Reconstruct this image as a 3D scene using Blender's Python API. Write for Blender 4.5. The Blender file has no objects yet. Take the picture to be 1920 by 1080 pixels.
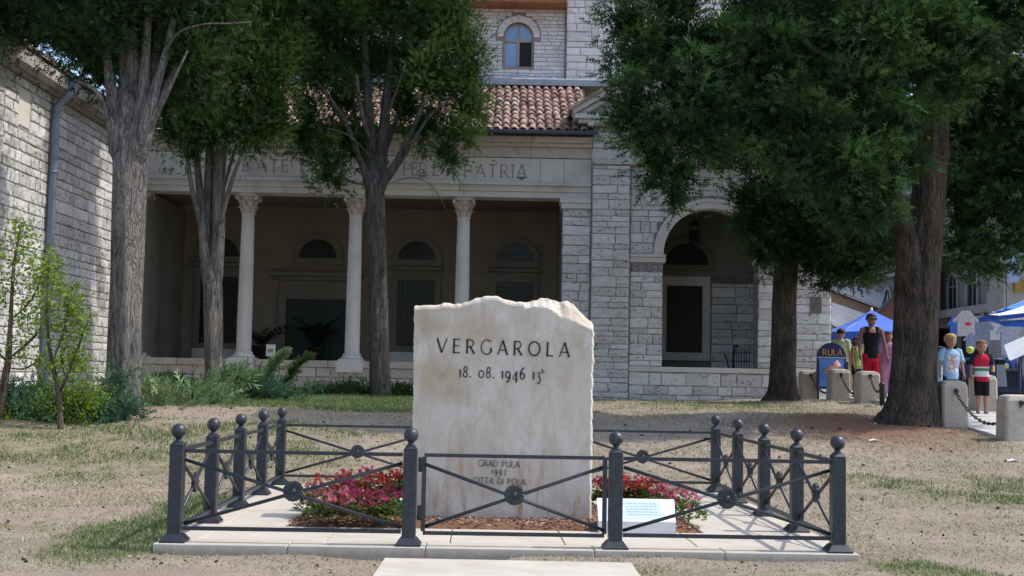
import bpy, bmesh, math, random
import numpy as np
from mathutils import Vector, Matrix, Euler

C = bpy.context.scene.collection
R = math.radians
rng = random.Random(7)
nrg = np.random.default_rng(11)

# ------------------------------------------------------------------ camera
F = 2304.0; HC = 1.1665; PITCH = .07189; ROLL = .01914
cp, sp = math.cos(PITCH), math.sin(PITCH)
FW = Vector((0, cp, sp)); U0 = Vector((0, -sp, cp)); R0 = Vector((1, 0, 0))
RT = R0*math.cos(ROLL)+U0*math.sin(ROLL); UP = U0*math.cos(ROLL)-R0*math.sin(ROLL)
cam_d = bpy.data.cameras.new('camera')
cam = bpy.data.objects.new('camera', cam_d); C.objects.link(cam)
m = Matrix((RT, UP, -FW)).transposed().to_4x4(); m.translation = Vector((0, 0, HC))
cam.matrix_world = m
cam_d.sensor_width = 36.0; cam_d.lens = F/1920*36
cam_d.clip_start = .1; cam_d.clip_end = 2000
bpy.context.scene.camera = cam

def P(u, v, Y):
    """the point of the place seen at photo pixel (u, v) and depth Y"""
    d = FW*F+RT*(u-960)+UP*(540-v)
    p = d*(Y/d.y); p.z += HC
    return p

# ------------------------------------------------------------------ sky and sun
SUN = Vector((.57, .022, .82)).normalized()
el = math.asin(SUN.z); az = math.atan2(SUN.x, SUN.y)
w = bpy.data.worlds.new('World'); bpy.context.scene.world = w; w.use_nodes = True
nt = w.node_tree; bg = nt.nodes['Background']
sky = nt.nodes.new('ShaderNodeTexSky'); sky.sky_type = 'NISHITA'; sky.sun_disc = False
sky.sun_elevation = el; sky.sun_rotation = az
sky.dust_density = 1.6; sky.air_density = 1.0
nt.links.new(sky.outputs[0], bg.inputs[0]); bg.inputs[1].default_value = .15
sl = bpy.data.lights.new('sun', 'SUN'); sl.energy = 2.0; sl.angle = R(.53); sl.color = (1, .94, .84)
so = bpy.data.objects.new('sun', sl); C.objects.link(so)
so.rotation_euler = (-SUN).to_track_quat('-Z', 'Y').to_euler(); so.location = (20, 0, 30)
vs = bpy.context.scene.view_settings
vs.view_transform = 'Standard'; vs.look = 'None'; vs.exposure = 1.03; vs.gamma = 1
vs.use_curve_mapping = False
bpy.context.scene.cycles.max_bounces = 6
bpy.context.scene.cycles.diffuse_bounces = 4
bpy.context.scene.cycles.transparent_max_bounces = 6

# ------------------------------------------------------------------ helpers
WORLD = {}
def wloc(o):
    return WORLD.get(o.name, Vector((0, 0, 0))) if o else Vector((0, 0, 0))

def link(o, parent=None, at=None):
    """link o; at = its world location; parent is a thing or part without rotation"""
    C.objects.link(o)
    at = Vector(at) if at is not None else (wloc(parent).copy() if parent else Vector((0, 0, 0)))
    if parent:
        o.parent = parent; o.location = at-wloc(parent)
    else:
        o.location = at
    WORLD[o.name] = at
    return o

def thing(name, label, cat, at=(0, 0, 0), group=None):
    o = bpy.data.objects.new(name, None); o.empty_display_size = .1
    link(o, None, at); o['label'] = label; o['category'] = cat
    if group: o['group'] = group
    return o

def tag(o, label, cat, group=None):
    o['label'] = label; o['category'] = cat
    if group: o['group'] = group
    return o

class MB:
    """mesh builder in world coordinates"""
    def __init__(s): s.v = []; s.f = []; s.mi = []; s.cur = 0; s.smooth = []
    def add(s, vs_, fs, smooth=False):
        b = len(s.v); s.v += [tuple(x) for x in vs_]
        for f in fs:
            s.f.append(tuple(b+i for i in f)); s.mi.append(s.cur); s.smooth.append(smooth)
        return s
    def box(s, x0, y0, z0, x1, y1, z1):
        v = [(x0,y0,z0),(x1,y0,z0),(x1,y1,z0),(x0,y1,z0),(x0,y0,z1),(x1,y0,z1),(x1,y1,z1),(x0,y1,z1)]
        return s.add(v, [(0,3,2,1),(4,5,6,7),(0,1,5,4),(1,2,6,5),(2,3,7,6),(3,0,4,7)])
    def bbox(s, x0, y0, z0, x1, y1, z1, b=.006):
        """box with its edges chamfered on the vertical sides and top"""
        def ring(i, z): return [(x0+i,y0,z),(x1-i,y0,z),(x1,y0+i,z),(x1,y1-i,z),(x1-i,y1,z),(x0+i,y1,z),(x0,y1-i,z),(x0,y0+i,z)]
        r0 = ring(b, z0); r1 = ring(b, z1-b)
        r2 = [(min(max(x,x0+b),x1-b), min(max(y,y0+b),y1-b), z1) for x,y,z in r1]
        v = r0+r1+r2; f = [tuple(reversed(range(8)))]
        for k in range(2):
            for i in range(8):
                j = (i+1) % 8; f.append((k*8+i, k*8+j, k*8+8+j, k*8+8+i))
        f.append(tuple(range(16, 24)))
        return s.add(v, f)
    def obox(s, c, ex, ey, ez):
        c, ex, ey, ez = map(Vector, (c, ex, ey, ez))
        v = [c+ex*a+ey*b+ez*d for d in (-1,1) for a, b in ((-1,-1),(1,-1),(1,1),(-1,1))]
        return s.add(v, [(0,3,2,1),(4,5,6,7),(0,1,5,4),(1,2,6,5),(2,3,7,6),(3,0,4,7)])
    def bar(s, a, b, w_, h_, upv=(0, 0, 1)):
        a, b = Vector(a), Vector(b); d = (b-a); L = d.length; d.normalize()
        sd = d.cross(Vector(upv))
        if sd.length < 1e-4: sd = d.cross(Vector((1, 0, 0)))
        sd.normalize(); n = sd.cross(d)
        return s.obox((a+b)/2, d*L/2, sd*w_/2, n*h_/2)
    def tube(s, pts, rad, n=10, cap=True, mod=None, smooth=True):
        pts = [Vector(p) for p in pts]; vv = []
        pu = None
        for i, p in enumerate(pts):
            d = (pts[min(i+1, len(pts)-1)]-pts[max(i-1, 0)]).normalized()
            if pu is None:
                pu = d.cross(Vector((.3, 1, .1)))
                if pu.length < .1: pu = d.cross(Vector((1, 0, 0)))
            pu = (pu-d*pu.dot(d)).normalized(); q = d.cross(pu)
            r = rad[i] if hasattr(rad, '__len__') else rad
            for k in range(n):
                a = 2*math.pi*k/n; rr = r*(mod(i, a) if mod else 1)
                vv.append(p+pu*math.cos(a)*rr+q*math.sin(a)*rr)
        f = []
        for i in range(len(pts)-1):
            for k in range(n):
                f.append((i*n+k, i*n+(k+1) % n, (i+1)*n+(k+1) % n, (i+1)*n+k))
        s.add(vv, f, smooth)
        if cap:
            b = len(s.v)-len(vv)
            s.f.append(tuple(b+k for k in reversed(range(n)))); s.mi.append(s.cur); s.smooth.append(False)
            e = b+(len(pts)-1)*n
            s.f.append(tuple(e+k for k in range(n))); s.mi.append(s.cur); s.smooth.append(False)
        return s
    def lathe(s, c, prof, n=16, smooth=True, axis='z'):
        """prof: (radius, height) list"""
        c = Vector(c); vv = []
        for r, h in prof:
            for k in range(n):
                a = 2*math.pi*k/n
                if axis == 'z': vv.append(c+Vector((r*math.cos(a), r*math.sin(a), h)))
                else: vv.append(c+Vector((r*math.cos(a), -h, r*math.sin(a))))
        f = []
        for i in range(len(prof)-1):
            for k in range(n):
                f.append((i*n+k, i*n+(k+1) % n, (i+1)*n+(k+1) % n, (i+1)*n+k))
        f.append(tuple(reversed(range(n)))); f.append(tuple(range((len(prof)-1)*n, len(prof)*n)))
        return s.add(vv, f, smooth)
    def prism(s, poly, y0, y1):
        """poly: convex (x, z) outline, counter-clockwise seen from -Y; y0 front"""
        n = len(poly)
        v = [(x, y0, z) for x, z in poly]+[(x, y1, z) for x, z in poly]
        f = [tuple(range(n)), tuple(reversed(range(n, 2*n)))]
        for i in range(n):
            j = (i+1) % n; f.append((i, i+n, j+n, j))
        return s.add(v, f)
    def ring(s, cx, cz, r0, r1, a0, a1, y0, y1, n=18):
        """part of a ring standing in the XZ plane, from angle a0 to a1"""
        v = []
        for i in range(n+1):
            a = a0+(a1-a0)*i/n; ca, sa = math.cos(a), math.sin(a)
            v += [(cx+r0*ca,y0,cz+r0*sa),(cx+r1*ca,y0,cz+r1*sa),(cx+r1*ca,y1,cz+r1*sa),(cx+r0*ca,y1,cz+r0*sa)]
        f = []
        for i in range(n):
            b = i*4; e = b+4
            f += [(b,b+1,e+1,e),(b+1,b+2,e+2,e+1),(b+2,b+3,e+3,e+2),(b+3,b,e,e+3)]
        f += [(3,2,1,0), (n*4,n*4+1,n*4+2,n*4+3)]
        return s.add(v, f)
    def mesh(s, name, mats, off=Vector((0, 0, 0))):
        me = bpy.data.meshes.new(name)
        me.from_pydata([(x-off.x, y-off.y, z-off.z) for x, y, z in s.v], [], s.f)
        for m_ in (mats if isinstance(mats, (list, tuple)) else [mats]): me.materials.append(m_)
        me.polygons.foreach_set('material_index', s.mi)
        me.polygons.foreach_set('use_smooth', s.smooth)
        me.update()
        bm = bmesh.new(); bm.from_mesh(me); bmesh.ops.recalc_face_normals(bm, faces=bm.faces); bm.to_mesh(me); bm.free()
        return me
    def build(s, name, mats, parent=None, at=None):
        at = Vector(at) if at is not None else wloc(parent)
        return link(bpy.data.objects.new(name, s.mesh(name, mats, at)), parent, at)

def put(name, me, parent, at, rz=0, scale=(1, 1, 1)):
    o = bpy.data.objects.new(name, me); link(o, parent, at); o.rotation_euler = (0, 0, rz); o.scale = scale
    return o

def tri_mesh(name, V, T, mats, off=Vector((0, 0, 0)), attrs=None, smooth=False):
    """big triangle mesh straight from arrays"""
    me = bpy.data.meshes.new(name); nv = len(V); nf = len(T); k = T.shape[1]
    me.vertices.add(nv); me.vertices.foreach_set('co', (V-np.array(off)).astype(np.float32).ravel())
    me.loops.add(nf*k); me.loops.foreach_set('vertex_index', T.astype(np.int32).ravel())
    me.polygons.add(nf); me.polygons.foreach_set('loop_start', np.arange(0, nf*k, k, dtype=np.int32))
    me.polygons.foreach_set('loop_total', np.full(nf, k, dtype=np.int32))
    if smooth: me.polygons.foreach_set('use_smooth', np.ones(nf, dtype=bool))
    for n_, a in (attrs or {}).items():
        at = me.attributes.new(n_, 'FLOAT', 'POINT'); at.data.foreach_set('value', a.astype(np.float32))
    for m_ in (mats if isinstance(mats, (list, tuple)) else [mats]): me.materials.append(m_)
    me.update(calc_edges=True); me.validate()
    return me

# ------------------------------------------------------------------ materials
MATS = {}
def new_mat(name, rough=.8, spec=.3):
    m_ = bpy.data.materials.new(name); m_.use_nodes = True
    b = m_.node_tree.nodes['Principled BSDF']
    b.inputs['Roughness'].default_value = rough
    b.inputs['Specular IOR Level'].default_value = spec
    return m_, m_.node_tree, b

def N(nt_, t, **kw):
    n = nt_.nodes.new(t)
    for k, v in kw.items(): setattr(n, k, v)
    return n
def mixc(nt_, fac, a, b, mode='MIX'):
    n = N(nt_, 'ShaderNodeMix', data_type='RGBA', blend_type=mode)
    for i, x in ((0, fac), (6, a), (7, b)):
        if hasattr(x, 'is_linked') or hasattr(x, 'links'): nt_.links.new(x, n.inputs[i])
        else: n.inputs[i].default_value = x if i == 0 else (*x, 1) if len(x) == 3 else x
    return n.outputs[2]
def math_(nt_, op, a, b=None, c=None):
    n = N(nt_, 'ShaderNodeMath', operation=op)
    for i, x in enumerate((a, b, c)):
        if x is None: continue
        if hasattr(x, 'links'): nt_.links.new(x, n.inputs[i])
        else: n.inputs[i].default_value = x
    return n.outputs[0]
def noise(nt_, vec, scale, detail=4, rough=.55, dist=0):
    n = N(nt_, 'ShaderNodeTexNoise'); n.inputs['Scale'].default_value = scale
    n.inputs['Detail'].default_value = detail; n.inputs['Roughness'].default_value = rough
    n.inputs['Distortion'].default_value = dist
    nt_.links.new(vec, n.inputs['Vector']); return n.outputs['Fac']
def ramp(nt_, fac, p0, p1):
    n = N(nt_, 'ShaderNodeMapRange'); n.clamp = True
    nt_.links.new(fac, n.inputs[0]); n.inputs[1].default_value = p0; n.inputs[2].default_value = p1
    return n.outputs[0]
def pos(nt_, scale=(1, 1, 1), obj=False):
    src = N(nt_, 'ShaderNodeTexCoord').outputs['Object'] if obj else N(nt_, 'ShaderNodeNewGeometry').outputs['Position']
    mp = N(nt_, 'ShaderNodeMapping'); mp.inputs['Scale'].default_value = scale
    nt_.links.new(src, mp.inputs[0]); return mp.outputs[0]
def bump(nt_, b, h, strength=.4, dist=.02):
    n = N(nt_, 'ShaderNodeBump'); n.inputs['Strength'].default_value = strength; n.inputs['Distance'].default_value = dist
    nt_.links.new(h, n.inputs['Height']); nt_.links.new(n.outputs[0], b.inputs['Normal'])
def rnd_out(nt_):
    oi = N(nt_, 'ShaderNodeObjectInfo').outputs['Random']
    at = N(nt_, 'ShaderNodeAttribute', attribute_name='rnd').outputs['Fac']
    return math_(nt_, 'FRACT', math_(nt_, 'ADD', oi, at))

def plain(name, col, rough=.7, spec=.3, metal=0, var=.12, scale=6, bmp=0, bscale=40):
    if name in MATS: return MATS[name]
    m_, t, b = new_mat(name, rough, spec); b.inputs['Metallic'].default_value = metal
    p = pos(t); n1 = noise(t, p, scale, 5)
    c = mixc(t, ramp(t, n1, .3, .7), tuple(x*(1-var) for x in col), tuple(min(1, x*(1+var)) for x in col))
    t.links.new(c, b.inputs['Base Color'])
    if bmp: bump(t, b, noise(t, p, bscale, 4), bmp, .01)
    MATS[name] = m_; return m_

def stone(name, c1, c2, pitcol=(.1, .09, .08), pit=.5, rough=.9, stain=(.3, .25, .19), bmp=.6, big=1.2, pscale=22):
    """weathered limestone: piece to piece tone, cloudy stains, dark pits"""
    m_, t, b = new_mat(name, rough, .15)
    p = pos(t); r = rnd_out(t)
    base = mixc(t, r, c1, c2)
    st = ramp(t, noise(t, p, big, 6, .65, .4), .5, .75)
    base = mixc(t, math_(t, 'MULTIPLY', st, .55), base, stain)
    fine = noise(t, p, 55, 4, .7)
    base = mixc(t, math_(t, 'MULTIPLY', ramp(t, fine, .5, .75), .35), base, tuple(x*.55 for x in c1))
    pn = noise(t, pos(t, (1, 1, 1.7)), pscale, 5, .7, .6)
    pm = math_(t, 'MULTIPLY', ramp(t, pn, .575, .645), math_(t, 'ADD', math_(t, 'MULTIPLY', r, .6), .4))
    base = mixc(t, math_(t, 'MULTIPLY', pm, pit), base, pitcol)
    t.links.new(base, b.inputs['Base Color'])
    h = math_(t, 'SUBTRACT', math_(t, 'MULTIPLY', fine, .35), math_(t, 'MULTIPLY', pm, .8))
    bump(t, b, h, bmp, .02)
    return m_

M_facade = stone('facade_stone', (.76, .745, .73), (.56, .54, .52), pit=.9, stain=(.40, .36, .31), bmp=.9, pscale=13)
M_mortar = plain('mortar', (.26, .245, .225), .95, .1, var=.5, scale=14, bmp=.4)
M_tower = stone('tower_stone', (.82, .79, .78), (.68, .645, .625), pit=.5, stain=(.45, .36, .30))
M_tower_mortar = plain('tower_mortar', (.30, .24, .21), .95, .1, var=.25)
M_left = stone('left_wall_stone', (.74, .73, .73), (.46, .455, .45), pit=.95, bmp=1.0, pscale=11, stain=(.19, .185, .18), big=2.2)
M_smooth = stone('dressed_stone', (.68, .65, .61), (.60, .57, .53), pit=.25, stain=(.30, .26, .20), bmp=.25)
M_column = stone('column_stone', (.70, .68, .66), (.65, .63, .61), pit=.15, stain=(.42, .40, .38), bmp=.2)
M_capital = stone('capital_stone', (.62, .57, .51), (.54, .49, .44), pit=.6, stain=(.2, .17, .14), bmp=.5, big=6)
M_brownstone = stone('surround_stone', (.19, .175, .15), (.16, .148, .128), pit=.25, bmp=.2)
M_podium = stone('podium_stone', (.62, .56, .50), (.46, .41, .36), pit=.5, stain=(.30, .22, .16))
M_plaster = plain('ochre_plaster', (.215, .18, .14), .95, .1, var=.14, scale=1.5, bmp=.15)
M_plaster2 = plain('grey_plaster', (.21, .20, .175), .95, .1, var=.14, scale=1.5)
M_dark = plain('dark_void', (.012, .013, .014), .5, .3)
M_iron = plain('black_iron', (.02, .021, .023), .5, .4)
M_glass = plain('dark_glass', (.009, .011, .012), .25, .22, var=.05)
M_green_door = plain('green_door', (.018, .024, .021), .5, .3, var=.2)
M_gutter = plain('dark_gutter', (.035, .04, .05), .4, .5)
M_lead = plain('lead_flashing', (.32, .35, .40), .5, .4, var=.2)
M_pipe = plain('blue_grey_pipe', (.17, .23, .30), .45, .4)
M_wood = plain('brown_soffit', (.30, .13, .06), .7, .2, var=.3)
M_text = plain('letter_paint', (.035, .038, .03), .8, .1, var=.3, scale=90)
M_text_brown = plain('frieze_letter', (.36, .31, .275), .9, .1, var=.3, scale=25)

def m_concrete():
    return plain('old_concrete', (.36, .34, .31), .95, .1, var=.3, scale=3, bmp=.3)

def m_tile():
    m_, t, b = new_mat('terracotta_tile', .9, .1)
    r = rnd_out(t); p = pos(t)
    cr = N(t, 'ShaderNodeValToRGB'); e = cr.color_ramp.elements
    e[0].position = 0; e[0].color = (.17, .095, .075, 1); e[1].position = 1; e[1].color = (.50, .38, .31, 1)
    for q, c in ((.3, (.34, .205, .16)), (.55, (.46, .31, .25)), (.75, (.26, .165, .135))):
        x = e.new(q); x.color = (*c, 1)
    t.links.new(r, cr.inputs[0])
    li = ramp(t, noise(t, p, 9, 5, .7), .48, .68)
    c = mixc(t, math_(t, 'MULTIPLY', li, .7), cr.outputs[0], (.46, .42, .37))
    dk = ramp(t, noise(t, p, 3.1, 5, .7), .48, .68)
    c = mixc(t, math_(t, 'MULTIPLY', dk, .7), c, (.06, .052, .046))
    t.links.new(c, b.inputs['Base Color']); bump(t, b, noise(t, p, 60, 3), .4, .01)
    return m_
M_tile = m_tile()

def m_bark(name, c1, c2, sc=1.0):
    m_, t, b = new_mat(name, .95, .1)
    p = pos(t, (1, 1, .12)); n1 = noise(t, p, 16*sc, 6, .65, .5); n2 = noise(t, pos(t), 2.2, 4)
    n3 = noise(t, pos(t, (1, 1, .35)), 45*sc, 4, .7)
    c = mixc(t, ramp(t, n1, .38, .62), tuple(x*.35 for x in c1), c1)
    c = mixc(t, math_(t, 'MULTIPLY', ramp(t, n2, .42, .62), .6), c, c2)
    c = mixc(t, math_(t, 'MULTIPLY', ramp(t, n3, .55, .72), .6), c, tuple(x*.25 for x in c1))
    t.links.new(c, b.inputs['Base Color'])
    vo = N(t, 'ShaderNodeTexVoronoi', feature='DISTANCE_TO_EDGE'); vo.inputs['Scale'].default_value = 24*sc
    dn = N(t, 'ShaderNodeTexNoise'); dn.inputs['Scale'].default_value = 5; t.links.new(pos(t, (1, 1, .4)), dn.inputs['Vector'])
    va = N(t, 'ShaderNodeVectorMath', operation='MULTIPLY_ADD'); t.links.new(dn.outputs['Color'], va.inputs[0]); va.inputs[1].default_value = (.22, .22, .1); t.links.new(pos(t, (1, 1, .07)), va.inputs[2]); t.links.new(va.outputs[0], vo.inputs['Vector'])
    crk = ramp(t, vo.outputs['Distance'], .10, .0)
    c = mixc(t, math_(t, 'MULTIPLY', crk, .45), c, tuple(x*.2 for x in c1))
    t.links.new(c, b.inputs['Base Color'])
    bump(t, b, math_(t, 'SUBTRACT', math_(t, 'ADD', n1, math_(t, 'MULTIPLY', n3, .5)), math_(t, 'MULTIPLY', crk, .5)), .9, .05)
    return m_
M_bark_grey = m_bark('grey_bark', (.25, .235, .23), (.30, .26, .22))
M_bark_dark = m_bark('brown_bark', (.10, .083, .068), (.135, .10, .075))
M_bark_mid = m_bark('grey_brown_bark', (.17, .155, .145), (.13, .115, .10))
M_twig = m_bark('twig_bark', (.23, .18, .135), (.3, .25, .2), 3)

def m_leaf(name, c1, c2, transl=.25, brown=None):
    m_, t, b = new_mat(name, .75, .1)
    at = N(t, 'ShaderNodeAttribute', attribute_name='tint').outputs['Fac']
    c = mixc(t, at, c1, c2)
    if brown:
        n_ = noise(t, pos(t), 3.0, 3)
        c = mixc(t, math_(t, 'MULTIPLY', ramp(t, n_, .62, .74), .6), c, brown)
    t.links.new(c, b.inputs['Base Color'])
    tr = N(t, 'ShaderNodeBsdfTranslucent'); t.links.new(mixc(t, .5, c, (.12, .2, .03)), tr.inputs[0])
    mx = N(t, 'ShaderNodeMixShader'); mx.inputs[0].default_value = transl
    t.links.new(b.outputs[0], mx.inputs[1]); t.links.new(tr.outputs[0], mx.inputs[2])
    t.links.new(mx.outputs[0], t.nodes['Material Output'].inputs[0])
    return m_
M_cyp = m_leaf('cypress_leaf', (.020, .048, .016), (.12, .205, .05), .26)
M_cyp_dark = m_leaf('dark_cypress_leaf', (.012, .026, .011), (.075, .15, .05), .2)
M_cedar = m_leaf('cedar_leaf', (.014, .038, .017), (.105, .205, .065), .25, (.07, .06, .03))
M_juniper = m_leaf('juniper_leaf', (.11, .18, .085), (.32, .42, .21), .2)
M_juniper_b = m_leaf('blue_juniper_leaf', (.04, .095, .065), (.10, .19, .115), .2)
M_hedge = m_leaf('hedge_leaf', (.03, .065, .022), (.065, .12, .035), .2, (.12, .09, .04))
M_sapling = m_leaf('sapling_leaf', (.10, .18, .025), (.26, .34, .055), .35)
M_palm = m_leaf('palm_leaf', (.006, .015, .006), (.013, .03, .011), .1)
M_far_leaf = m_leaf('far_leaf', (.10, .15, .03), (.28, .30, .08), .3)

def m_metal():
    m_, t, b = new_mat('anthracite_paint', .42, .5)
    p = pos(t); c = mixc(t, ramp(t, noise(t, p, 25, 5), .35, .7), (.016, .019, .027), (.031, .035, .045))
    t.links.new(c, b.inputs['Base Color']); bump(t, b, noise(t, p, 180, 3), .12, .004)
    return m_
M_fence = m_metal()

def m_monument():
    m_, t, b = new_mat('monument_limestone', .9, .15)
    p = pos(t); o = pos(t, obj=True)
    c = mixc(t, ramp(t, noise(t, p, 2.6, 6, .6, .3), .3, .7), (.51, .455, .39), (.61, .565, .495))
    c = mixc(t, math_(t, 'MULTIPLY', ramp(t, noise(t, pos(t, (1, 1, .45)), 7, 6, .7, .6), .42, .60), .75), c, (.46, .375, .30))
    c = mixc(t, math_(t, 'MULTIPLY', ramp(t, noise(t, p, 150, 3, .7), .6, .7), .5), c, (.30, .23, .18))
    c = mixc(t, math_(t, 'MULTIPLY', ramp(t, noise(t, p, 70, 4, .7), .5, .72), .35), c, (.40, .36, .32))
    # tooling: slanting fine strokes
    mr = N(t, 'ShaderNodeMapping'); mr.inputs['Rotation'].default_value = (0, R(38), 0); t.links.new(N(t, 'ShaderNodeTexCoord').outputs['Object'], mr.inputs[0])
    mp = N(t, 'ShaderNodeMapping'); mp.inputs['Scale'].default_value = (6, 6, 55); t.links.new(mr.outputs[0], mp.inputs[0])
    tool = noise(t, mp.outputs[0], 1.0, 4, .6)
    mp2 = N(t, 'ShaderNodeMapping'); mp2.inputs['Scale'].default_value = (9, 9, 1.2)
    t.links.new(N(t, 'ShaderNodeTexCoord').outputs['Object'], mp2.inputs[0])
    # drips: rusty streaks lower down, run-off stains
    streak = ramp(t, noise(t, mp2.outputs[0], 1.0, 6, .7, .3), .52, .68)
    sx = N(t, 'ShaderNodeSeparateXYZ'); t.links.new(o, sx.inputs[0])
    low = ramp(t, sx.outputs[2], .80, .10)
    c = mixc(t, math_(t, 'MULTIPLY', streak, math_(t, 'ADD', math_(t, 'MULTIPLY', low, .85), .14)), c, (.36, .22, .12))
    wob = N(t, 'ShaderNodeTexNoise'); wob.inputs['Scale'].default_value = 5; wob.inputs['Detail'].default_value = 5
    t.links.new(o, wob.inputs['Vector'])
    wv = N(t, 'ShaderNodeVectorMath', operation='MULTIPLY_ADD'); t.links.new(wob.outputs['Color'], wv.inputs[0])
    wv.inputs[1].default_value = (.35, .35, .35); t.links.new(o, wv.inputs[2])
    for (x, z, rx, rz, k) in STAINS:
        d = N(t, 'ShaderNodeVectorMath', operation='SUBTRACT'); t.links.new(wv.outputs[0], d.inputs[0]); d.inputs[1].default_value = (x+.175, 0, z+.175)
        q = N(t, 'ShaderNodeVectorMath', operation='MULTIPLY'); t.links.new(d.outputs[0], q.inputs[0]); q.inputs[1].default_value = (1/rx, 0, 1/rz)
        L = N(t, 'ShaderNodeVectorMath', operation='LENGTH'); t.links.new(q.outputs[0], L.inputs[0])
        c = mixc(t, math_(t, 'MULTIPLY', ramp(t, L.outputs[1], 1.25, .15), k), c, (.36, .27, .155))
    t.links.new(c, b.inputs['Base Color'])
    bump(t, b, math_(t, 'ADD', math_(t, 'MULTIPLY', tool, .8), math_(t, 'MULTIPLY', noise(t, p, 40, 5, .7), .6)), .55, .012)
    return m_

def m_slab():
    m_, t, b = new_mat('cream_slab', .75, .25)
    p = pos(t); r = rnd_out(t)
    c = mixc(t, ramp(t, noise(t, p, 3, 5, .6), .3, .7), (.42, .385, .325), (.51, .475, .41))
    c = mixc(t, math_(t, 'MULTIPLY', r, .35), c, (.50, .43, .36))
    c = mixc(t, math_(t, 'MULTIPLY', ramp(t, noise(t, p, 1.7, 6, .7, .8), .52, .72), .4), c, (.35, .27, .19))
    c = mixc(t, math_(t, 'MULTIPLY', ramp(t, noise(t, p, 60, 3, .7), .58, .7), .25), c, (.38, .34, .29))
    sz = N(t, 'ShaderNodeSeparateXYZ'); t.links.new(p, sz.inputs[0])       # splashed earth on the edges
    dm = ramp(t, math_(t, 'ADD', sz.outputs[2], math_(t, 'MULTIPLY', noise(t, p, 14, 5, .7), .09)), .03, -.02)
    dm = math_(t, 'MULTIPLY', dm, math_(t, 'GREATER_THAN', sz.outputs[1], 8.225))
    c = mixc(t, math_(t, 'MULTIPLY', dm, .75), c, (.27, .21, .16))
    ln = ramp(t, noise(t, pos(t, (1, 5, 1)), 2.3, 6, .75, 1.2), .60, .66)
    c = mixc(t, math_(t, 'MULTIPLY', ln, .3), c, (.36, .27, .20))
    t.links.new(c, b.inputs['Base Color']); bump(t, b, noise(t, p, 70, 4), .2, .006)
    return m_
M_slab = m_slab()

def m_ground():
    m_, t, b = new_mat('dry_ground', .97, .05)
    p = pos(t)
    n1 = noise(t, p, 1.1, 6, .62, .3); n2 = noise(t, p, 9, 5, .7); n3 = noise(t, p, 48, 4, .75); n4 = noise(t, p, 120, 3, .7)
    c = mixc(t, ramp(t, n1, .35, .65), (.315, .26, .207), (.405, .338, .275))
    c = mixc(t, math_(t, 'MULTIPLY', ramp(t, n2, .45, .7), .6), c, (.27, .215, .175))
    c = mixc(t, math_(t, 'MULTIPLY', ramp(t, n3, .5, .66), .6), c, (.16, .115, .085))
    c = mixc(t, math_(t, 'MULTIPLY', ramp(t, n4, .58, .68), .55), c, (.48, .41, .33))
    ga = N(t, 'ShaderNodeAttribute', attribute_name='grassy').outputs['Fac']
    gm = math_(t, 'MULTIPLY', ramp(t, math_(t, 'ADD', math_(t, 'MULTIPLY', noise(t, p, 4.5, 5, .7), .7), ga), .62, .95), .85)
    c = mixc(t, gm, c, mixc(t, ramp(t, n3, .35, .65), (.10, .115, .05), (.22, .215, .11)))
    rd = N(t, 'ShaderNodeAttribute', attribute_name='red').outputs['Fac']
    rm = math_(t, 'MULTIPLY', ramp(t, math_(t, 'ADD', math_(t, 'MULTIPLY', n2, .5), rd), .5, .9), .85)
    c = mixc(t, rm, c, mixc(t, ramp(t, n3, .35, .65), (.14, .068, .042), (.28, .145, .09)))
    t.links.new(c, b.inputs['Base Color'])
    bump(t, b, math_(t, 'ADD', math_(t, 'MULTIPLY', n2, .5), math_(t, 'ADD', n3, math_(t, 'MULTIPLY', n4, .4))), .8, .03)
    return m_
M_ground = m_ground()
M_soil = plain('mulch_soil', (.16, .085, .055), .95, .1, var=.4, scale=30, bmp=.8, bscale=60)
M_pave = plain('plaza_paving', (.46, .44, .42), .85, .2, var=.18, scale=1.3, bmp=.15)
M_bollard = stone('bollard_stone', (.46, .41, .345), (.38, .335, .28), pit=.6, stain=(.27, .14, .06), bmp=.5, big=3.2)

# ------------------------------------------------------------------ ground
def smooth(a, b, x):
    t = np.clip((x-a)/(b-a), 0, 1); return t*t*(3-2*t)
def gz(x, y):
    """height of the lawn"""
    z = np.interp(y, [-5, 6, 8.0, 8.6, 12.8, 14, 16.5, 19.3, 22, 25, 29, 40, 120],
                     [-.28, -.12, -.060, -.054, -.026, .04, .31, .585, .66, .69, .67, .72, .9])
    z = z+.12*smooth(4.0, 7.5, x)*smooth(19, 24, y)
    z = z+.02*np.sin(x*1.3+y*.7)+.012*np.sin(x*3.1-y*2.3)
    return z
def gzf(x, y): return float(gz(np.array(x), np.array(y)))
def on_ground(u, v):
    """point of the lawn seen at pixel (u, v)"""
    lo, hi = 6.0, 60.0
    for Y in np.arange(6.0, 60, .05):
        p = P(u, v, Y)
        if p.z <= gzf(p.x, p.y)+1e-4:
            return Vector((p.x, p.y, gzf(p.x, p.y)))
    return P(u, v, 30)

# fence frame of reference
FY = .02487; FO = Vector((-2.2713, 8.5, 0)); FWD = 4.562; FD = 4.432; FA = 1.5953; FB = 1.4193
EX = Vector((math.cos(FY), math.sin(FY), 0)); EY = Vector((-math.sin(FY), math.cos(FY), 0))
def FP(a, b, z=0): return FO+EX*a+EY*b+Vector((0, 0, z))
SL0, SL1, SF, SB = -.125, FWD+.125, -.105, FD+.13          # slab edges past the posts

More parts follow.
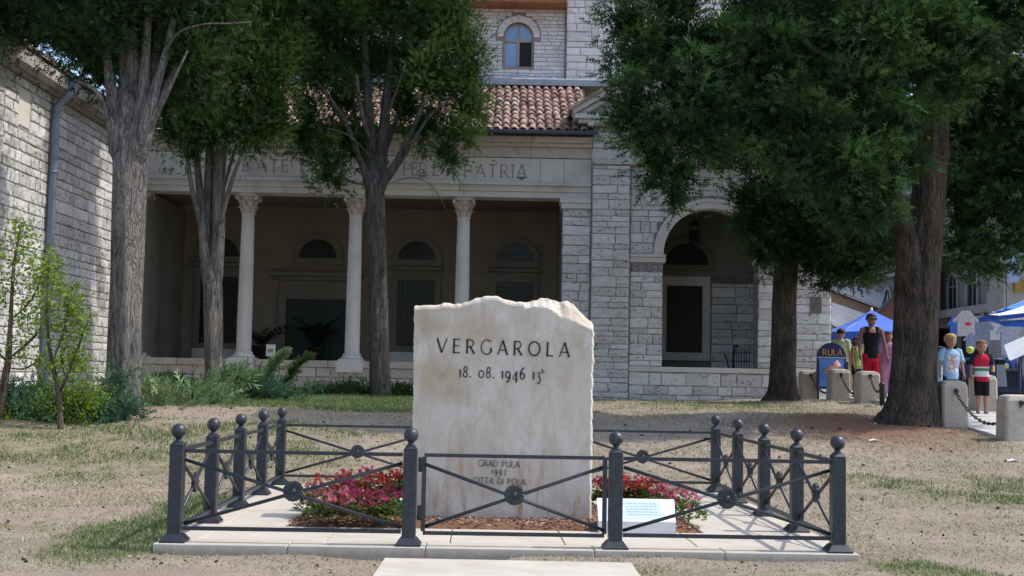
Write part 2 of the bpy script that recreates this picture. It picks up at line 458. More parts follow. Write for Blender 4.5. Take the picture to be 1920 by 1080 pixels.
def vnoise(x, y, s, seed=0):
    r = np.random.default_rng(seed); g = r.random((64, 64))
    xs = np.mod(x/s, 63.0); ys = np.mod(y/s, 63.0)
    xi = np.floor(xs).astype(int); yi = np.floor(ys).astype(int); fx = xs-xi; fy = ys-yi
    fx = fx*fx*(3-2*fx); fy = fy*fy*(3-2*fy)
    return (g[xi, yi]*(1-fx)+g[xi+1, yi]*fx)*(1-fy)+(g[xi, yi+1]*(1-fx)+g[xi+1, yi+1]*fx)*fy

def in_slab(x, y, pad=0):
    a = (x-FO.x)*EX.x+(y-FO.y)*EX.y; b = (x-FO.x)*EY.x+(y-FO.y)*EY.y
    return (a > SL0-pad) & (a < SL1+pad) & (b > SF-pad) & (b < SB+pad)
def grassy(x, y):
    g = np.zeros_like(x)
    # green tongue along the left and near edge of the slab
    d = np.hypot((x+2.75)/.5, (y-9.2)/1.5); g = np.maximum(g, 1.0*np.clip(1.35-d, 0, 1))
    d = np.hypot((x+2.85)/.35, (y-11.2)/1.5); g = np.maximum(g, .75*np.clip(1.3-d, 0, 1))
    d = np.hypot((x-2.75)/.6, (y-8.2)/.55); g = np.maximum(g, .8*np.clip(1.25-d, 0, 1))
    d = np.hypot((x+3.9)/1.2, (y-9.3)/.5); g = np.maximum(g, .45*np.clip(1.3-d, 0, 1))
    d = np.hypot((x-1.1)/1.6, (y-7.95)/.3); g = np.maximum(g, .4*np.clip(1.3-d, 0, 1))
    # strip of lawn in front of the portico
    g = np.maximum(g, .95*smooth(18.8, 20.2, y)*(1-smooth(26.5, 27.5, y))*(1-smooth(-.5, 2.5, x))*smooth(-7.5, -5.5, x))
    g = np.maximum(g, .47*smooth(12.0, 14.0, y)*(1-smooth(17.2, 18.6, y))*(1-smooth(-4, 2, x)))
    g = np.maximum(g, .44*smooth(10.5, 12.5, y)*(1-smooth(14.2, 15.4, y))*smooth(2.5, 4.5, x))
    g = np.maximum(g, .4*smooth(20, 22, y)*smooth(1, 3, x)*(1-smooth(5.0, 6, x)))
    return g
def reddish(x, y):
    d = np.hypot((x-5.4)/2.6, (y-18.8)/3.4); r = .8*np.clip(1.15-d, 0, 1)
    d = np.hypot((x+7)/2.0, (y-19.0)/1.2); r = np.maximum(r, .6*np.clip(1.2-d, 0, 1))
    return r

def build_ground():
    xs = np.concatenate([np.linspace(-400, -14, 14), np.linspace(-13.5, 13.5, 200), np.linspace(14, 400, 14)])
    ys = np.concatenate([np.linspace(-60, 6, 10), np.linspace(6.2, 30, 260), np.linspace(30.5, 600, 24)])
    X, Y = np.meshgrid(xs, ys); Z = gz(X, Y)
    Z = Z+.018*(vnoise(X, Y, .35, 3)-.5)+.03*(vnoise(X, Y, 1.4, 4)-.5)
    Z = np.where(in_slab(X, Y, -.02), np.minimum(Z-.06, -.12), Z)
    a_, b_ = P(720, 1050, 8.22), P(1185, 1052, 8.22)          # the path slab lies a little proud of the earth
    Z = np.where((X > a_.x-.12) & (X < b_.x+.12) & (Y < 8.30), np.minimum(Z, -.068), Z)
    n, k = X.shape
    V = np.stack([X, Y, Z], -1).reshape(-1, 3)
    i = np.arange(n*k).reshape(n, k)
    T = np.stack([i[:-1, :-1], i[:-1, 1:], i[1:, 1:], i[1:, :-1]], -1).reshape(-1, 4)
    me = tri_mesh('ground', V, T, M_ground, attrs={'grassy': grassy(X, Y).ravel(), 'red': reddish(X, Y).ravel()}, smooth=True)
    o = bpy.data.objects.new('ground', me); link(o); o['kind'] = 'structure'
build_ground()

# plaza behind the bollards
mb = MB()
ys = [15.0+i*.6 for i in range(60)]
for i in range(len(ys)-1):
    a, b = ys[i], ys[i+1]
    x0 = 6.95
    za, zb = gzf(x0+.6, a)+.035, gzf(x0+.6, b)+.035
    mb.add([(x0, a, za), (60, a, za), (60, b, zb), (x0, b, zb), (x0, a, za-.25), (x0, b, zb-.25)], [(0, 1, 2, 3), (0, 3, 5, 4)])
o = mb.build('pavement', M_pave); o['kind'] = 'structure'
def pz(y): return gzf(7.55, y)+.035

# ------------------------------------------------------------------ blocks of masonry
def block_pts(w_, h_, d_, r, bev=.016, jit=.011):
    """an uneven dressed block: outline ring at the wall, bevelled proud face"""
    def ring(i, y, j):
        pts = [(-w_/2+i, i), (0, i), (w_/2-i, i), (w_/2-i, h_/2), (w_/2-i, h_-i), (0, h_-i), (-w_/2+i, h_-i), (-w_/2+i, h_/2)]
        return [(x+r.uniform(-j, j), y+r.uniform(-j, j)*.5, z+r.uniform(-j, j)) for x, z in pts]
    a = ring(0, .03, 0); b = ring(.002, -d_*.35, jit*.8); c = ring(bev, -d_, jit)
    v = a+b+c+[(r.uniform(-.05, .05)*w_, -d_-r.uniform(-.3, 1)*jit, h_/2)]
    f = []
    for k in (0, 8):
        for i in range(8):
            j = (i+1) % 8; f.append((k+i, k+j, k+8+j, k+8+i))
    for i in range(8): f.append((16+i, 16+(i+1) % 8, 24))
    return v, f
BLOCK = {}
def block_meshes(m_, d_, h_, key):
    if key in BLOCK: return BLOCK[key]
    out = []
    for w_ in (.22, .34, .48, .66):
        for q in range(4):
            mb = MB(); mb.add(*block_pts(w_, h_, d_, rng)); out.append((w_, mb.mesh('stone', m_)))
    BLOCK[key] = (out, h_); return BLOCK[key]

def lay(x0, x1, z0, z1, hs, ws, cut=None, gap=.012):
    """courses of blocks in a rectangle; cut(za, zb) gives intervals taken by openings"""
    out = []; z = z0; heights = []
    while z < z1-.03:
        h = rng.uniform(*hs)
        if z1-z-h < hs[0]*.6: h = z1-z
        heights.append((z, h)); z += h
    for z, h in heights:
        free = [(x0, x1)]
        for a, b in (cut(z, z+h) if cut else []):
            nf = []
            for p, q in free:
                if b <= p or a >= q: nf.append((p, q)); continue
                if a > p+.04: nf.append((p, a))
                if b < q-.04: nf.append((b, q))
            free = nf
        for p, q in free:
            x = p
            while x < q-.02:
                w_ = rng.uniform(*ws)*(1.25 if rng.random() < .15 else 1)
                if q-x-w_ < ws[0]*.7: w_ = q-x
                out.append((x+w_/2, z+gap/2, w_-gap, h-gap)); x += w_
    return out

def set_stones(blocks, m_, parent, frame, key, d_=.022, limit=300, name='stone', rz=0):
    """frame(x, z) -> world point on the wall face; the first `limit` are objects, the rest joined"""
    meshes, h0 = block_meshes(m_, d_, .22, key)
    rest = MB(); rr = []
    for n, (x, z, w_, h) in enumerate(blocks):
        p = frame(x, z)
        if n < limit:
            w0, me = rng.choice([q for q in meshes if abs(math.log(q[0]/w_)) < .45] or meshes)
            put(name, me, parent, p, rz+(math.pi if False else 0), (w_/w0, 1, h/h0))
        else:
            v, f = block_pts(w_, h, d_, rng); c, s = math.cos(rz), math.sin(rz)
            rest.add([(p.x+c*a-s*b, p.y+s*a+c*b, p.z+q) for a, b, q in v], f); rr += [rng.random()]*len(v)
    if rest.v:
        o = rest.build('stonework', m_, parent); o['kind'] = 'stuff'
        at = o.data.attributes.new('rnd', 'FLOAT', 'POINT'); at.data.foreach_set('value', rr)

# ------------------------------------------------------------------ stroke lettering
def arc(cx, cy, rx, ry, a0, a1, n=14):
    return [(cx+rx*math.cos(R(a0+(a1-a0)*i/n)), cy+ry*math.sin(R(a0+(a1-a0)*i/n))) for i in range(n+1)]
TK = [1.0]          # stroke weight of the line being cut
TH, TN = .125, .075          # thick and thin stroke, share of the cap height
GL = {  # width, strokes (points, width)
 'V': (.74, [([(.0,1),(.37,0)],TH), ([(.37,0),(.74,1)],TN)]),
 'E': (.52, [([(.06,0),(.06,1)],TH), ([(.06,.96),(.50,.96)],TN), ([(.06,.52),(.44,.52)],TN), ([(.06,.04),(.52,.04)],TN)]),
 'R': (.62, [([(.06,0),(.06,1)],TH), ([(.06,.96),(.28,.96)]+arc(.28,.72,.24,.24,90,-90)+[(.06,.48)],TN), ([(.28,.48),(.62,0)],TH)]),
 'G': (.80, [(arc(.44,.5,.42,.5,48,318,22),TN), ([(.76,.14),(.76,.46)],TH)]),
 'A': (.72, [([(.0,0),(.36,1)],TN), ([(.36,1),(.72,0)],TH), ([(.13,.33),(.59,.33)],TN)]),
 'O': (.90, [(arc(.45,.5,.42,.48,0,360,28),.10)]),
 'L': (.50, [([(.06,0),(.06,1)],TH), ([(.06,.04),(.50,.04)],TN)]),
 'D': (.78, [([(.06,0),(.06,1)],TH), ([(.06,.96),(.28,.96)]+arc(.28,.5,.46,.46,90,-90,18)+[(.06,.04)],TN)]),
 'P': (.58, [([(.06,0),(.06,1)],TH), ([(.06,.96),(.28,.96)]+arc(.28,.71,.26,.25,90,-90)+[(.06,.46)],TN)]),
 'U': (.72, [([(.06,1),(.06,.3)]+arc(.36,.3,.30,.27,180,360,12)+[(.66,1)],.10)]),
 'I': (.12, [([(.06,0),(.06,1)],TH)]),
 'C': (.74, [(arc(.44,.5,.42,.48,48,312,22),.09)]),
 'T': (.64, [([(.32,0),(.32,1)],TH), ([(0,.96),(.64,.96)],TN)]),
 '1': (.20, [([(.10,0),(.10,.66)],TH), ([(.0,.54),(.10,.66)],TN)]),
 '8': (.52, [(arc(.26,.26,.22,.24,0,360,20),.09), (arc(.26,.73,.18,.22,0,360,18),.09)]),
 '0': (.62, [(arc(.31,.33,.27,.31,0,360,22),.10)]),
 '9': (.58, [(arc(.28,.36,.24,.28,0,360,20),.10), ([(.52,.36),(.50,.05),(.36,-.22),(.14,-.34)],TH)]),
 '4': (.62, [([(.44,-.32),(.44,.66)],TH), ([(.44,.66),(.0,-.02),(.62,-.02)],TN)]),
 '6': (.58, [(arc(.28,.28,.24,.27,0,360,20),.10), ([(.05,.30),(.08,.62),(.24,.9),(.44,1.02)],TH)]),
 '3': (.48, [([(.04,.62),(.42,.64),(.20,.32)],TN), (arc(.16,.0,.26,.33,80,-110,14),.10)]),
 '7': (.50, [([(.0,.62),(.48,.62)],TN), ([(.48,.62),(.18,-.32)],TH)]),
 '2': (.50, [(arc(.24,.44,.20,.22,160,-20,10)+[(.04,.04)],TN), ([(.04,.04),(.48,.04)],TH)]),
 '.': (.14, [([(.07,.0),(.07,.12)],.13)]),
 'h': (.46, [([(.06,0),(.06,1)],TH), ([(.06,.45)]+arc(.24,.42,.16,.2,150,0,8)+[(.40,0)],.11)]),
 ' ': (.42, []),
}
def lettering(txt, origin, ex, ez, size, spacing, depth, serif=False, squeeze=1.0, mbx=None):
    """ribbon letters standing a hair proud of a face; ex, ez are the text's axes"""
    mb = mbx or MB(); ex = Vector(ex).normalized(); ez = Vector(ez).normalized(); nrm = ex.cross(ez)
    x = 0
    def ribbon(pts, w_):
        P2 = [Vector((p[0]*squeeze, p[1])) for p in pts]; L = []; Rr = []
        closed = (P2[0]-P2[-1]).length < 1e-4
        n = len(P2)
        for i in range(n):
            if closed: d = P2[(i+1) % (n-1)]-P2[(i-1) % (n-1)]
            else: d = P2[min(i+1, n-1)]-P2[max(i-1, 0)]
            d.normalize(); q = Vector((-d.y, d.x))*w_*TK[0]/2
            L.append(P2[i]+q); Rr.append(P2[i]-q)
        vv = []
        for a in L+Rr: vv.append(Vector(origin)+ex*((x+a.x)*size)+ez*(a.y*size)+nrm*depth)
        for a in L+Rr: vv.append(Vector(origin)+ex*((x+a.x)*size)+ez*(a.y*size)-nrm*.002)
        f = []
        for i in range(n-1):
            f.append((i, i+1, n+i+1, n+i)); f.append((i, i+1, 2*n+i+1, 2*n+i)); f.append((n+i, n+i+1, 3*n+i+1, 3*n+i))
        f += [(0, n, 3*n, 2*n), (n-1, 2*n-1, 4*n-1, 3*n-1)]
        mb.add(vv, f)
    for ch in txt:
        w_, strokes = GL[ch]
        for pts, sw in strokes:
            ribbon(pts, sw)
            if serif and len(pts) == 2 and sw == TH and abs(pts[0][0]-pts[1][0]) < .4:
                for px, py in pts:
                    if py in (0, 1): ribbon([(px-.12, min(max(py, .03), .97)), (px+.12, min(max(py, .03), .97))], .05)
        x += w_*squeeze+spacing
    return mb, x*size
def letters(txt, origin, ex, ez, size, spacing, depth, m_, parent, serif=False, squeeze=1.0):
    ex = Vector(ex).normalized(); x = 0
    for ch in txt:
        if GL[ch][1]:
            mb, _ = lettering(ch, Vector(origin)+ex*(x*size), ex, ez, size, 0, depth, serif, squeeze); mb.build('letter', m_, parent)
        x += GL[ch][0]*squeeze+spacing
def text_width(txt, size, spacing, squeeze=1.0): return sum(GL[c][0]*squeeze+spacing for c in txt)*size-spacing*size
# ================================================================== the stone block with the arch
YB = 28.85; YA = 29.0
ACX, ARR, AZS = 4.69, 1.125, 4.12
def build_arch_block():
    t = thing('stone_building', 'pale stone block building with a round arched opening and pediment roof', 'building', (4.69, 29, .6))
    G = .2
    mb = MB()
    # backing wall with the arched opening, real thickness
    x0, x1, zt, zb, yf, yb = 2.76, 6.62, 6.25, 1.37, YA, YA+.5
    def quad(a, b, c, d): mb.add([a, b, c, d], [(0, 1, 2, 3)])
    for y in (yf, yb):
        quad((x0, y, G), (x0, y, zt), (ACX-ARR, y, zt), (ACX-ARR, y, G))
        quad((ACX+ARR, y, G), (ACX+ARR, y, zt), (x1, y, zt), (x1, y, G))
        quad((ACX-ARR, y, G), (ACX-ARR, y, zb), (ACX+ARR, y, zb), (ACX+ARR, y, G))
        n = 24
        for i in range(n):
            a, b = math.pi-math.pi*i/n, math.pi-math.pi*(i+1)/n
            xa, xb = ACX+ARR*math.cos(a), ACX+ARR*math.cos(b)
            quad((xa, y, AZS+ARR*math.sin(a)), (xa, y, zt), (xb, y, zt), (xb, y, AZS+ARR*math.sin(b)))
    n = 24
    for i in range(n):
        a, b = math.pi-math.pi*i/n, math.pi-math.pi*(i+1)/n
        quad((ACX+ARR*math.cos(a), yf, AZS+ARR*math.sin(a)), (ACX+ARR*math.cos(b), yf, AZS+ARR*math.sin(b)),
             (ACX+ARR*math.cos(b), yb, AZS+ARR*math.sin(b)), (ACX+ARR*math.cos(a), yb, AZS+ARR*math.sin(a)))
    for x in (ACX-ARR, ACX+ARR): quad((x, yf, zb), (x, yb, zb), (x, yb, AZS), (x, yf, AZS))
    # pilaster bodies, upper band, sides and the mass behind
    mb.box(1.85, YB, G, 2.76, 34, 6.25); mb.box(6.62, YB, G, 7.52, 34, 6.25)
    mb.box(1.85, YB, 6.25, 7.52, 34, 7.2)
    mb.build('wall', M_mortar, t)
    # room behind the arch
    mb = MB(); mb.cur = 0
    mb.add([(2.77, 31.6, 1.3), (6.61, 31.6, 1.3), (6.61, 31.6, 6.2), (2.77, 31.6, 6.2)], [(0, 1, 2, 3)])
    mb.add([(2.77, 29.5, 6.2), (6.61, 29.5, 6.2), (6.61, 31.6, 6.2), (2.77, 31.6, 6.2)], [(0, 1, 2, 3)])
    mb.add([(2.77, 29.0, 1.36), (6.61, 29.0, 1.36), (6.61, 31.6, 1.36), (2.77, 31.6, 1.36)], [(0, 1, 2, 3)])
    mb.build('inner_wall', M_plaster2, t)
    # masonry
    def cut_arch(za, zb_):
        out = []
        if zb_ > 1.2 and za < AZS+.02: out.append((ACX-ARR-.005, ACX+ARR+.005))
        if zb_ > AZS-.22 and za < AZS: out.append((2.76, ACX-ARR)); out.append((ACX+ARR, 6.62))
        if za < 1.47 and zb_ > 1.33: out.append((2.76, 6.62))
        if zb_ > AZS:
            z_ = max(za-AZS, 0); ro = ARR+.235
            if z_ < ro: hw = math.sqrt(ro*ro-z_*z_); out.append((ACX-hw, ACX+hw))
        return out
    hs, ws = (.11, .27), (.2, .66)
    b1 = lay(1.86, 2.75, .55, 6.2, hs, (.34, .62))
    b2 = lay(2.78, 6.60, .55, 1.33, (.2, .27), (.26, .6), None)
    b3 = lay(2.78, 6.60, 1.47, AZS-.2, hs, ws, cut_arch)
    b4 = lay(2.78, 6.60, AZS, 6.2, hs, ws, cut_arch)
    b5 = lay(6.64, 7.51, .55, 6.2, hs, (.34, .62))
    b6 = lay(1.86, 7.51, 6.62, 7.1, (.2, .26), (.35, .7))
    fA = lambda x, z: Vector((x, YA, z)); fB = lambda x, z: Vector((x, YB, z))
    near = [(b, fB) for b in b1]+[(b, fA) for b in b3+b2]+[(b, fA) for b in b4]+[(b, fB) for b in b5]
    lookup = {}
    blocks = []
    for b, f in near: lookup[b[:2]] = f; blocks.append(b)
    for b in b6: lookup[b[:2]] = fB; blocks.append(b)
    set_stones(blocks, M_facade, t, lambda x, z: lookup[(x, z)](x, z), 'facade')
    # sill, imposts, archivolt, string bands
    MB().bbox(2.765, YA-.06, 1.345, 6.615, YA+.3, 1.46, .012).build('sill', M_smooth, t)
    for xa, xb in ((2.765, ACX-ARR+.06), (ACX+ARR-.06, 6.615)):
        mb = MB(); mb.bbox(xa, YA-.05, AZS-.19, xb-.0, YA+.45, AZS-.07, .01); mb.bbox(xa-.0, YA-.09, AZS-.068, xb, YA+.46, AZS-.002, .01)
        mb.build('impost', M_smooth, t)
    mb = MB(); mb.ring(ACX, AZS, ARR-.006, ARR+.15, 0, math.pi, YA-.045, YA+.3, 30)
    mb.ring(ACX, AZS, ARR+.152, ARR+.23, 0, math.pi, YA-.075, YA+.1, 30)
    mb.build('archivolt', M_smooth, t)
    for z0_, z1_, pr in ((6.23, 6.36, .05), (6.365, 6.6, .02)):
        MB().bbox(1.84-pr*.2, YB-pr, z0_, 7.54, YB+.2, z1_, .01).build('string_course', M_facade, t)
    mb = MB(); mb.ring(3.36, 5.62, .22, .3, 0, 2*math.pi, YA-.07, YA, 24); mb.box(3.32, YA-.06, 5.42, 3.40, YA, 5.82)
    mb.lathe((3.36, YA, 5.62), [(.2, .0), (.2, .03)], 20, axis='y')
    mb.build('roundel', M_smooth, t)
    # pediment
    hx, zc, sl_ = 3.3, 7.14, .62
    mb = MB(); mb.bbox(ACX-hx+.1, YB-.38, zc, ACX+hx-.1, YB+.3, zc+.09, .01); mb.bbox(ACX-hx, YB-.48, zc+.092, ACX+hx, YB+.3, zc+.2, .015)
    mb.build('cornice', M_smooth, t)
    for i in range(14):
        x = ACX-hx+.32+i*.46
        MB().box(x, YB-.44, zc-.075, x+.13, YB-.06, zc-.002).build('dentil', M_smooth, t)
    apex = zc+.2+hx*sl_
    mb = MB(); mb.add([(ACX-hx+.1, YB+.02, zc+.15), (ACX+hx-.1, YB+.02, zc+.15), (ACX, YB+.02, apex-.1),
                       (ACX-hx+.1, 33.5, zc+.15), (ACX+hx-.1, 33.5, zc+.15), (ACX, 33.5, apex-.1)], [(0, 1, 2), (0, 2, 5, 3), (1, 4, 5, 2), (3, 5, 4)])
    mb.build('tympanum', M_facade, t)
    for s in (-1, 1):
        d = Vector((-s*1.0, 0, sl_)).normalized(); up = Vector((s*sl_, 0, 1.0)).normalized(); L = hx*math.sqrt(1+sl_*sl_)
        st = Vector((ACX+s*hx, 0, zc+.2))
        for k, (y0, th, off) in enumerate(((YB-.45, .11, .06), (YB-.3, .1, -.06))):
            c = st+d*L/2+up*off; c.y = (y0+YB+.2)/2
            mb = MB(); mb.obox(c, d*L/2, Vector((0, (YB+.2-y0)/2, 0)), up*th/2); mb.build('raking_cornice', M_smooth, t)
        c = st+d*(L/2-.02)+up*.15; c.y = (YB-.55+33.5)/2
        mb = MB(); mb.obox(c, d*(L/2+.05), Vector((0, (33.5-YB+.55)/2, 0)), up*.03); roof = mb.build('roof', M_tile, t)
    # doorway, grille and stone dado inside
    Yi = 31.6; dx0, dx1 = P(1249, 600, Yi).x, P(1316, 600, Yi).x; dz0, dz1 = P(1283, 661, Yi).z, P(1283, 536, Yi).z
    f = MB(); f.box(dx0-.26, Yi-.08, dz0-.2, dx0, Yi-.003, dz1+.24); f.box(dx1, Yi-.08, dz0-.2, dx1+.2, Yi-.003, dz1+.24)
    f.box(dx0, Yi-.08, dz1, dx1, Yi-.003, dz1+.24); f.box(dx0-.02, Yi-.09, dz0-.2, dx1+.02, Yi-.003, dz0)
    wn = f.build('window', M_smooth, t)
    MB().box(dx0, Yi-.02, dz0, dx1, Yi-.004, dz1).build('pane', M_dark, wn)
    g = MB()
    for i in range(1, 7): x = dx0+(dx1-dx0)*i/7; g.box(x-.012, Yi-.06, dz0, x+.012, Yi-.04, dz1)
    for i in range(1, 12): z = dz0+(dz1-dz0)*i/12; g.box(dx0, Yi-.058, z-.01, dx1, Yi-.042, z+.01)
    o = g.build('grille', M_iron, wn)
    lc = P(1287, 497, Yi); lr = .56
    f = MB(); f.ring(lc.x, lc.z, lr, lr+.17, 0, math.pi, Yi-.07, Yi-.003, 20); f.box(lc.x-lr-.17, Yi-.075, lc.z-.14, lc.x+lr+.17, Yi-.003, lc.z-.002)
    wn = f.build('window', M_brownstone, t)
    MB().prism([(lc.x+lr*math.cos(a*math.pi/14), lc.z+lr*math.sin(a*math.pi/14)) for a in range(15)], Yi-.02, Yi-.004).build('pane', M_dark, wn)
    MB().bbox(dx1+.22, Yi-.06, dz1+.1, 6.6, Yi-.003, dz1+.2, .01).build('string_course', M_brownstone, t)
    bl = lay(dx1+.24, 6.58, 1.4, dz1+.08, (.17, .27), (.32, .66))
    set_stones(bl, M_facade, t, lambda x, z: Vector((x, Yi-.004, z)), 'facade', limit=80)
    # small square grating on the right corner pier
    v = P(1530, 572, YB-.03); MB().box(v.x-.13, YB-.05, v.z-.19, v.x+.13, YB-.02, v.z+.19).build('vent', M_brownstone, t)
    # hanging lantern (own thing)
    a = P(1303, 385, 30.3); ln = thing('hanging_lantern', 'black wrought iron lantern hanging inside the stone arch', 'lantern', (a.x, 30.3, P(1303, 455, 30.3).z))
    zt_ = P(1303, 415, 30.3).z; zb_ = P(1303, 456, 30.3).z
    MB().tube([(a.x, 30.3, 6.18), (a.x, 30.3, zt_)], .012, 6).build('chain_rod', M_iron, ln)
    cage = MB()
    for k in range(6):
        an = k*math.pi/3; x, y = a.x+.13*math.cos(an), 30.3+.13*math.sin(an)
        cage.bar((x, y, zb_), (x, y, zt_-.08), .016, .016)
        cage.tube([(x, y, zt_-.08), (a.x+.06*math.cos(an), 30.3+.06*math.sin(an), zt_-.01), (a.x, 30.3, zt_)], .009, 5)
    cage.lathe((a.x, 30.3, zb_-.03), [(.1, -.02), (.15, 0), (.15, .03), (.13, .04)], 6, False)
    cage.lathe((a.x, 30.3, zt_-.11), [(.15, 0), (.17, .02), (.05, .1)], 6, False)
    cage.build('cage', M_iron, ln)
    MB().lathe((a.x, 30.3, zb_+.01), [(.11, 0), (.115, .3)], 6, False).build('glass', M_glass, ln)
    # low iron railing inside the arch at the right
    r0, r1 = P(1368, 688, 29.8), P(1420, 688, 29.8); zt_ = P(1390, 662, 29.8).z
    rl = thing('iron_railing', 'low black iron railing with a curled post inside the arch', 'railing', (r0.x, 29.8, 1.36))
    for i in range(7):
        x = r0.x+.1+(5.78-r0.x-.1)*i/6; MB().bar((x, 29.8, 1.36), (x, 29.8, zt_+.1), .018, .018).build('bar', M_iron, rl)
    for z in (zt_, zt_-.2): MB().bar((r0.x+.05, 29.8, z), (5.8, 29.8, z), .02, .02).build('rail', M_iron, rl)
    pts = [(r0.x+.08, 29.75, 1.36), (r0.x+.09, 29.75, zt_+.12)]+[(r0.x+.09+.05-.05*math.cos(q), 29.75, zt_+.12+.06*math.sin(q)) for q in (.6, 1.3, 2.2, 3.0)]
    MB().tube(pts, .028, 6).build('post', M_iron, rl)
    MB().tube([(r0.x-.0, 29.75, 1.36), (r0.x-.1, 29.75, zt_-.1), (r0.x-.14, 29.75, zt_)], .016, 6).build('stay', M_iron, rl)
build_arch_block()

# ================================================================== the portico
def build_portico():
    t = thing('portico', 'long stone portico with columns, carved frieze and clay tile roof', 'building', (-3.5, 29, .6))
    X0, X1 = -9.6, 1.845
    # podium with cap course
    mb = MB(); mb.box(X0, 28.93, .2, X1, 29.6, 1.30); mb.box(X0, 29.6, .2, X1, 33, 1.43); mb.build('podium', M_mortar, t)
    bl = lay(X0+.01, 1.16, .55, 1.30, (.22, .28), (.4, .95))
    fr = lambda x, z: Vector((x, 28.93, z))
    bp = lay(1.17, X1-.005, 1.46, 5.16, (.19, .25), (.3, .66)); bq = lay(1.17, X1-.005, .55, 1.44, (.19, .25), (.3, .66))
    keys = {b[:2] for b in bp+bq}
    mb = MB(); mb.box(1.17, 29.0, .2, X1, 33, 5.4); mb.build('pier', M_mortar, t)
    set_stones([b for b in bl if b[0] > -8.6]+bq, M_podium, t, fr, 'podium', limit=120)
    set_stones(bp, M_facade, t, lambda x, z: Vector((x, 28.99, z)), 'facade', limit=120)
    mb = MB(); mb.bbox(1.13, 28.93, 5.17, X1-.002, 29.6, 5.3, .01); mb.bbox(1.10, 28.90, 5.302, X1-.002, 29.6, 5.415, .01); mb.build('pier_capital', M_smooth, t)
    x = X0
    while x < 1.1:
        w_ = min(rng.uniform(1.4, 2.3), 1.16-x)
        MB().bbox(x+.006, 28.86, 1.302, x+w_-.006, 29.62, 1.455, .012).build('cap_stone', M_podium, t); x += w_
    # columns
    for cx in (-8.95, -6.36, -3.78, -1.19):
        c0 = Vector((cx, 29.3, 0))
        col = MB(); col.lathe(c0, [(.172, 1.64)]+[(.178-.030*((z-1.9)/3.0)**1.6 if z > 1.9 else .178, z) for z in (1.66, 1.9, 2.3, 2.7, 3.1, 3.5, 3.9, 4.3, 4.7, 4.9)]+[(.16, 4.92), (.165, 4.95)], 24)
        co = col.build('column', M_column, t)
        b = MB(); b.bbox(cx-.29, 28.985, 1.457, cx+.29, 29.58, 1.5, .006)
        b.lathe(c0, [(.25, 1.5), (.27, 1.52), (.27, 1.545), (.24, 1.56), (.215, 1.58), (.215, 1.6), (.225, 1.61), (.225, 1.63), (.185, 1.642)], 24)
        b.build('column_base', M_column, co)
        MB().bbox(cx-.32, 28.84, 1.19, cx+.32, 29.1, 1.456, .01).build('plinth', M_smooth, t)
        k = MB(); k.lathe(c0, [(.155, 4.95), (.165, 5.0), (.17, 5.1), (.19, 5.2), (.235, 5.3), (.25, 5.34)], 20)
        for tier, (z0, z1, n, rr, off) in enumerate(((4.965, 5.13, 8, .165, 0), (5.06, 5.27, 8, .18, .5))):
            for i in range(n):
                a = (i+off)*2*math.pi/n; d = Vector((math.cos(a), math.sin(a), 0)); s = Vector((-d.y, d.x, 0))
                pr = [(rr, z0, .05), (rr+.025, z0+(z1-z0)*.5, .06), (rr+.07, z1-.02, .05), (rr+.10, z1-.045, .028)]
                v = []
                for r_, z, hw in pr: v += [c0+d*r_+s*hw+Vector((0, 0, z)), c0+d*r_-s*hw+Vector((0, 0, z)), c0+d*(r_-.035)+Vector((0, 0, z))]
                f = []
                for q in range(3): f += [(q*3, q*3+1, q*3+4, q*3+3), (q*3+1, q*3+2, q*3+5, q*3+4), (q*3+2, q*3, q*3+3, q*3+5)]
                f.append((9, 10, 11)); k.add(v, f)
        for i in range(4):
            a = math.pi/4+i*math.pi/2; d = Vector((math.cos(a), math.sin(a), 0))
            pts = [c0+d*(.2+.13*u_)+Vector((0, 0, 5.14+.2*math.sin(u_*1.5))) for u_ in (0, .4, .8, 1.0)]+[c0+d*.335+Vector((0, 0, 5.28)), c0+d*.30+Vector((0, 0, 5.26)), c0+d*.29+Vector((0, 0, 5.3))]
            k.tube(pts, [.02, .025, .035, .042, .04, .03, .02], 6)
        n = 16; out = []
        for i in range(n):
            a = 2*math.pi*i/n+math.pi/n; q = abs(math.cos(2*a)); out.append((.36-.09*q, a))
        v = [(cx+r_*math.cos(a), 29.3+r_*math.sin(a), z) for z in (5.342, 5.418) for r_, a in out]
        k.add(v, [tuple(reversed(range(n))), tuple(range(n, 2*n))]+[(i, (i+1) % n, n+(i+1) % n, n+i) for i in range(n)])
        k.build('capital', M_capital, co)
    # entablature in long blocks
    joints = [X0, -8.94, -6.36, -3.78, -1.19, X1]
    for a, b in zip(joints[:-1], joints[1:]):
        if a < -9.3: continue
        g = .003
        m_ = MB(); m_.bbox(a+g, 29.0, 5.42, b-g, 29.58, 5.56, .006); m_.bbox(a+g, 28.97, 5.562, b-g, 29.58, 5.70, .006); m_.bbox(a+g, 28.90, 5.702, b-g, 29.58, 5.79, .012)
        m_.build('architrave_block', M_smooth, t)
    fj = [X0, -9.0, -7.3, -5.4, -3.5, -1.5, .62, 1.18, X1]
    for a, b in zip(fj[:-1], fj[1:]):
        MB().bbox(a+.003, 28.985, 5.792, b-.003, 29.58, 6.36, .006).build('frieze_block', M_smooth, t)
    cj = [X0, -8.2, -6.7, -5.0, -3.2, -1.4, .4, X1]
    for a, b in zip(cj[:-1], cj[1:]):
        m_ = MB(); m_.bbox(a+.003, 28.95, 6.375, b-.003, 29.58, 6.62, .006); m_.bbox(a+.003, 28.80, 6.622, b-.003, 29.58, 6.70, .01); m_.bbox(a+.003, 28.66, 6.702, b-.003, 29.58, 6.845, .02)
        m_.build('cornice_block', M_capital, t)
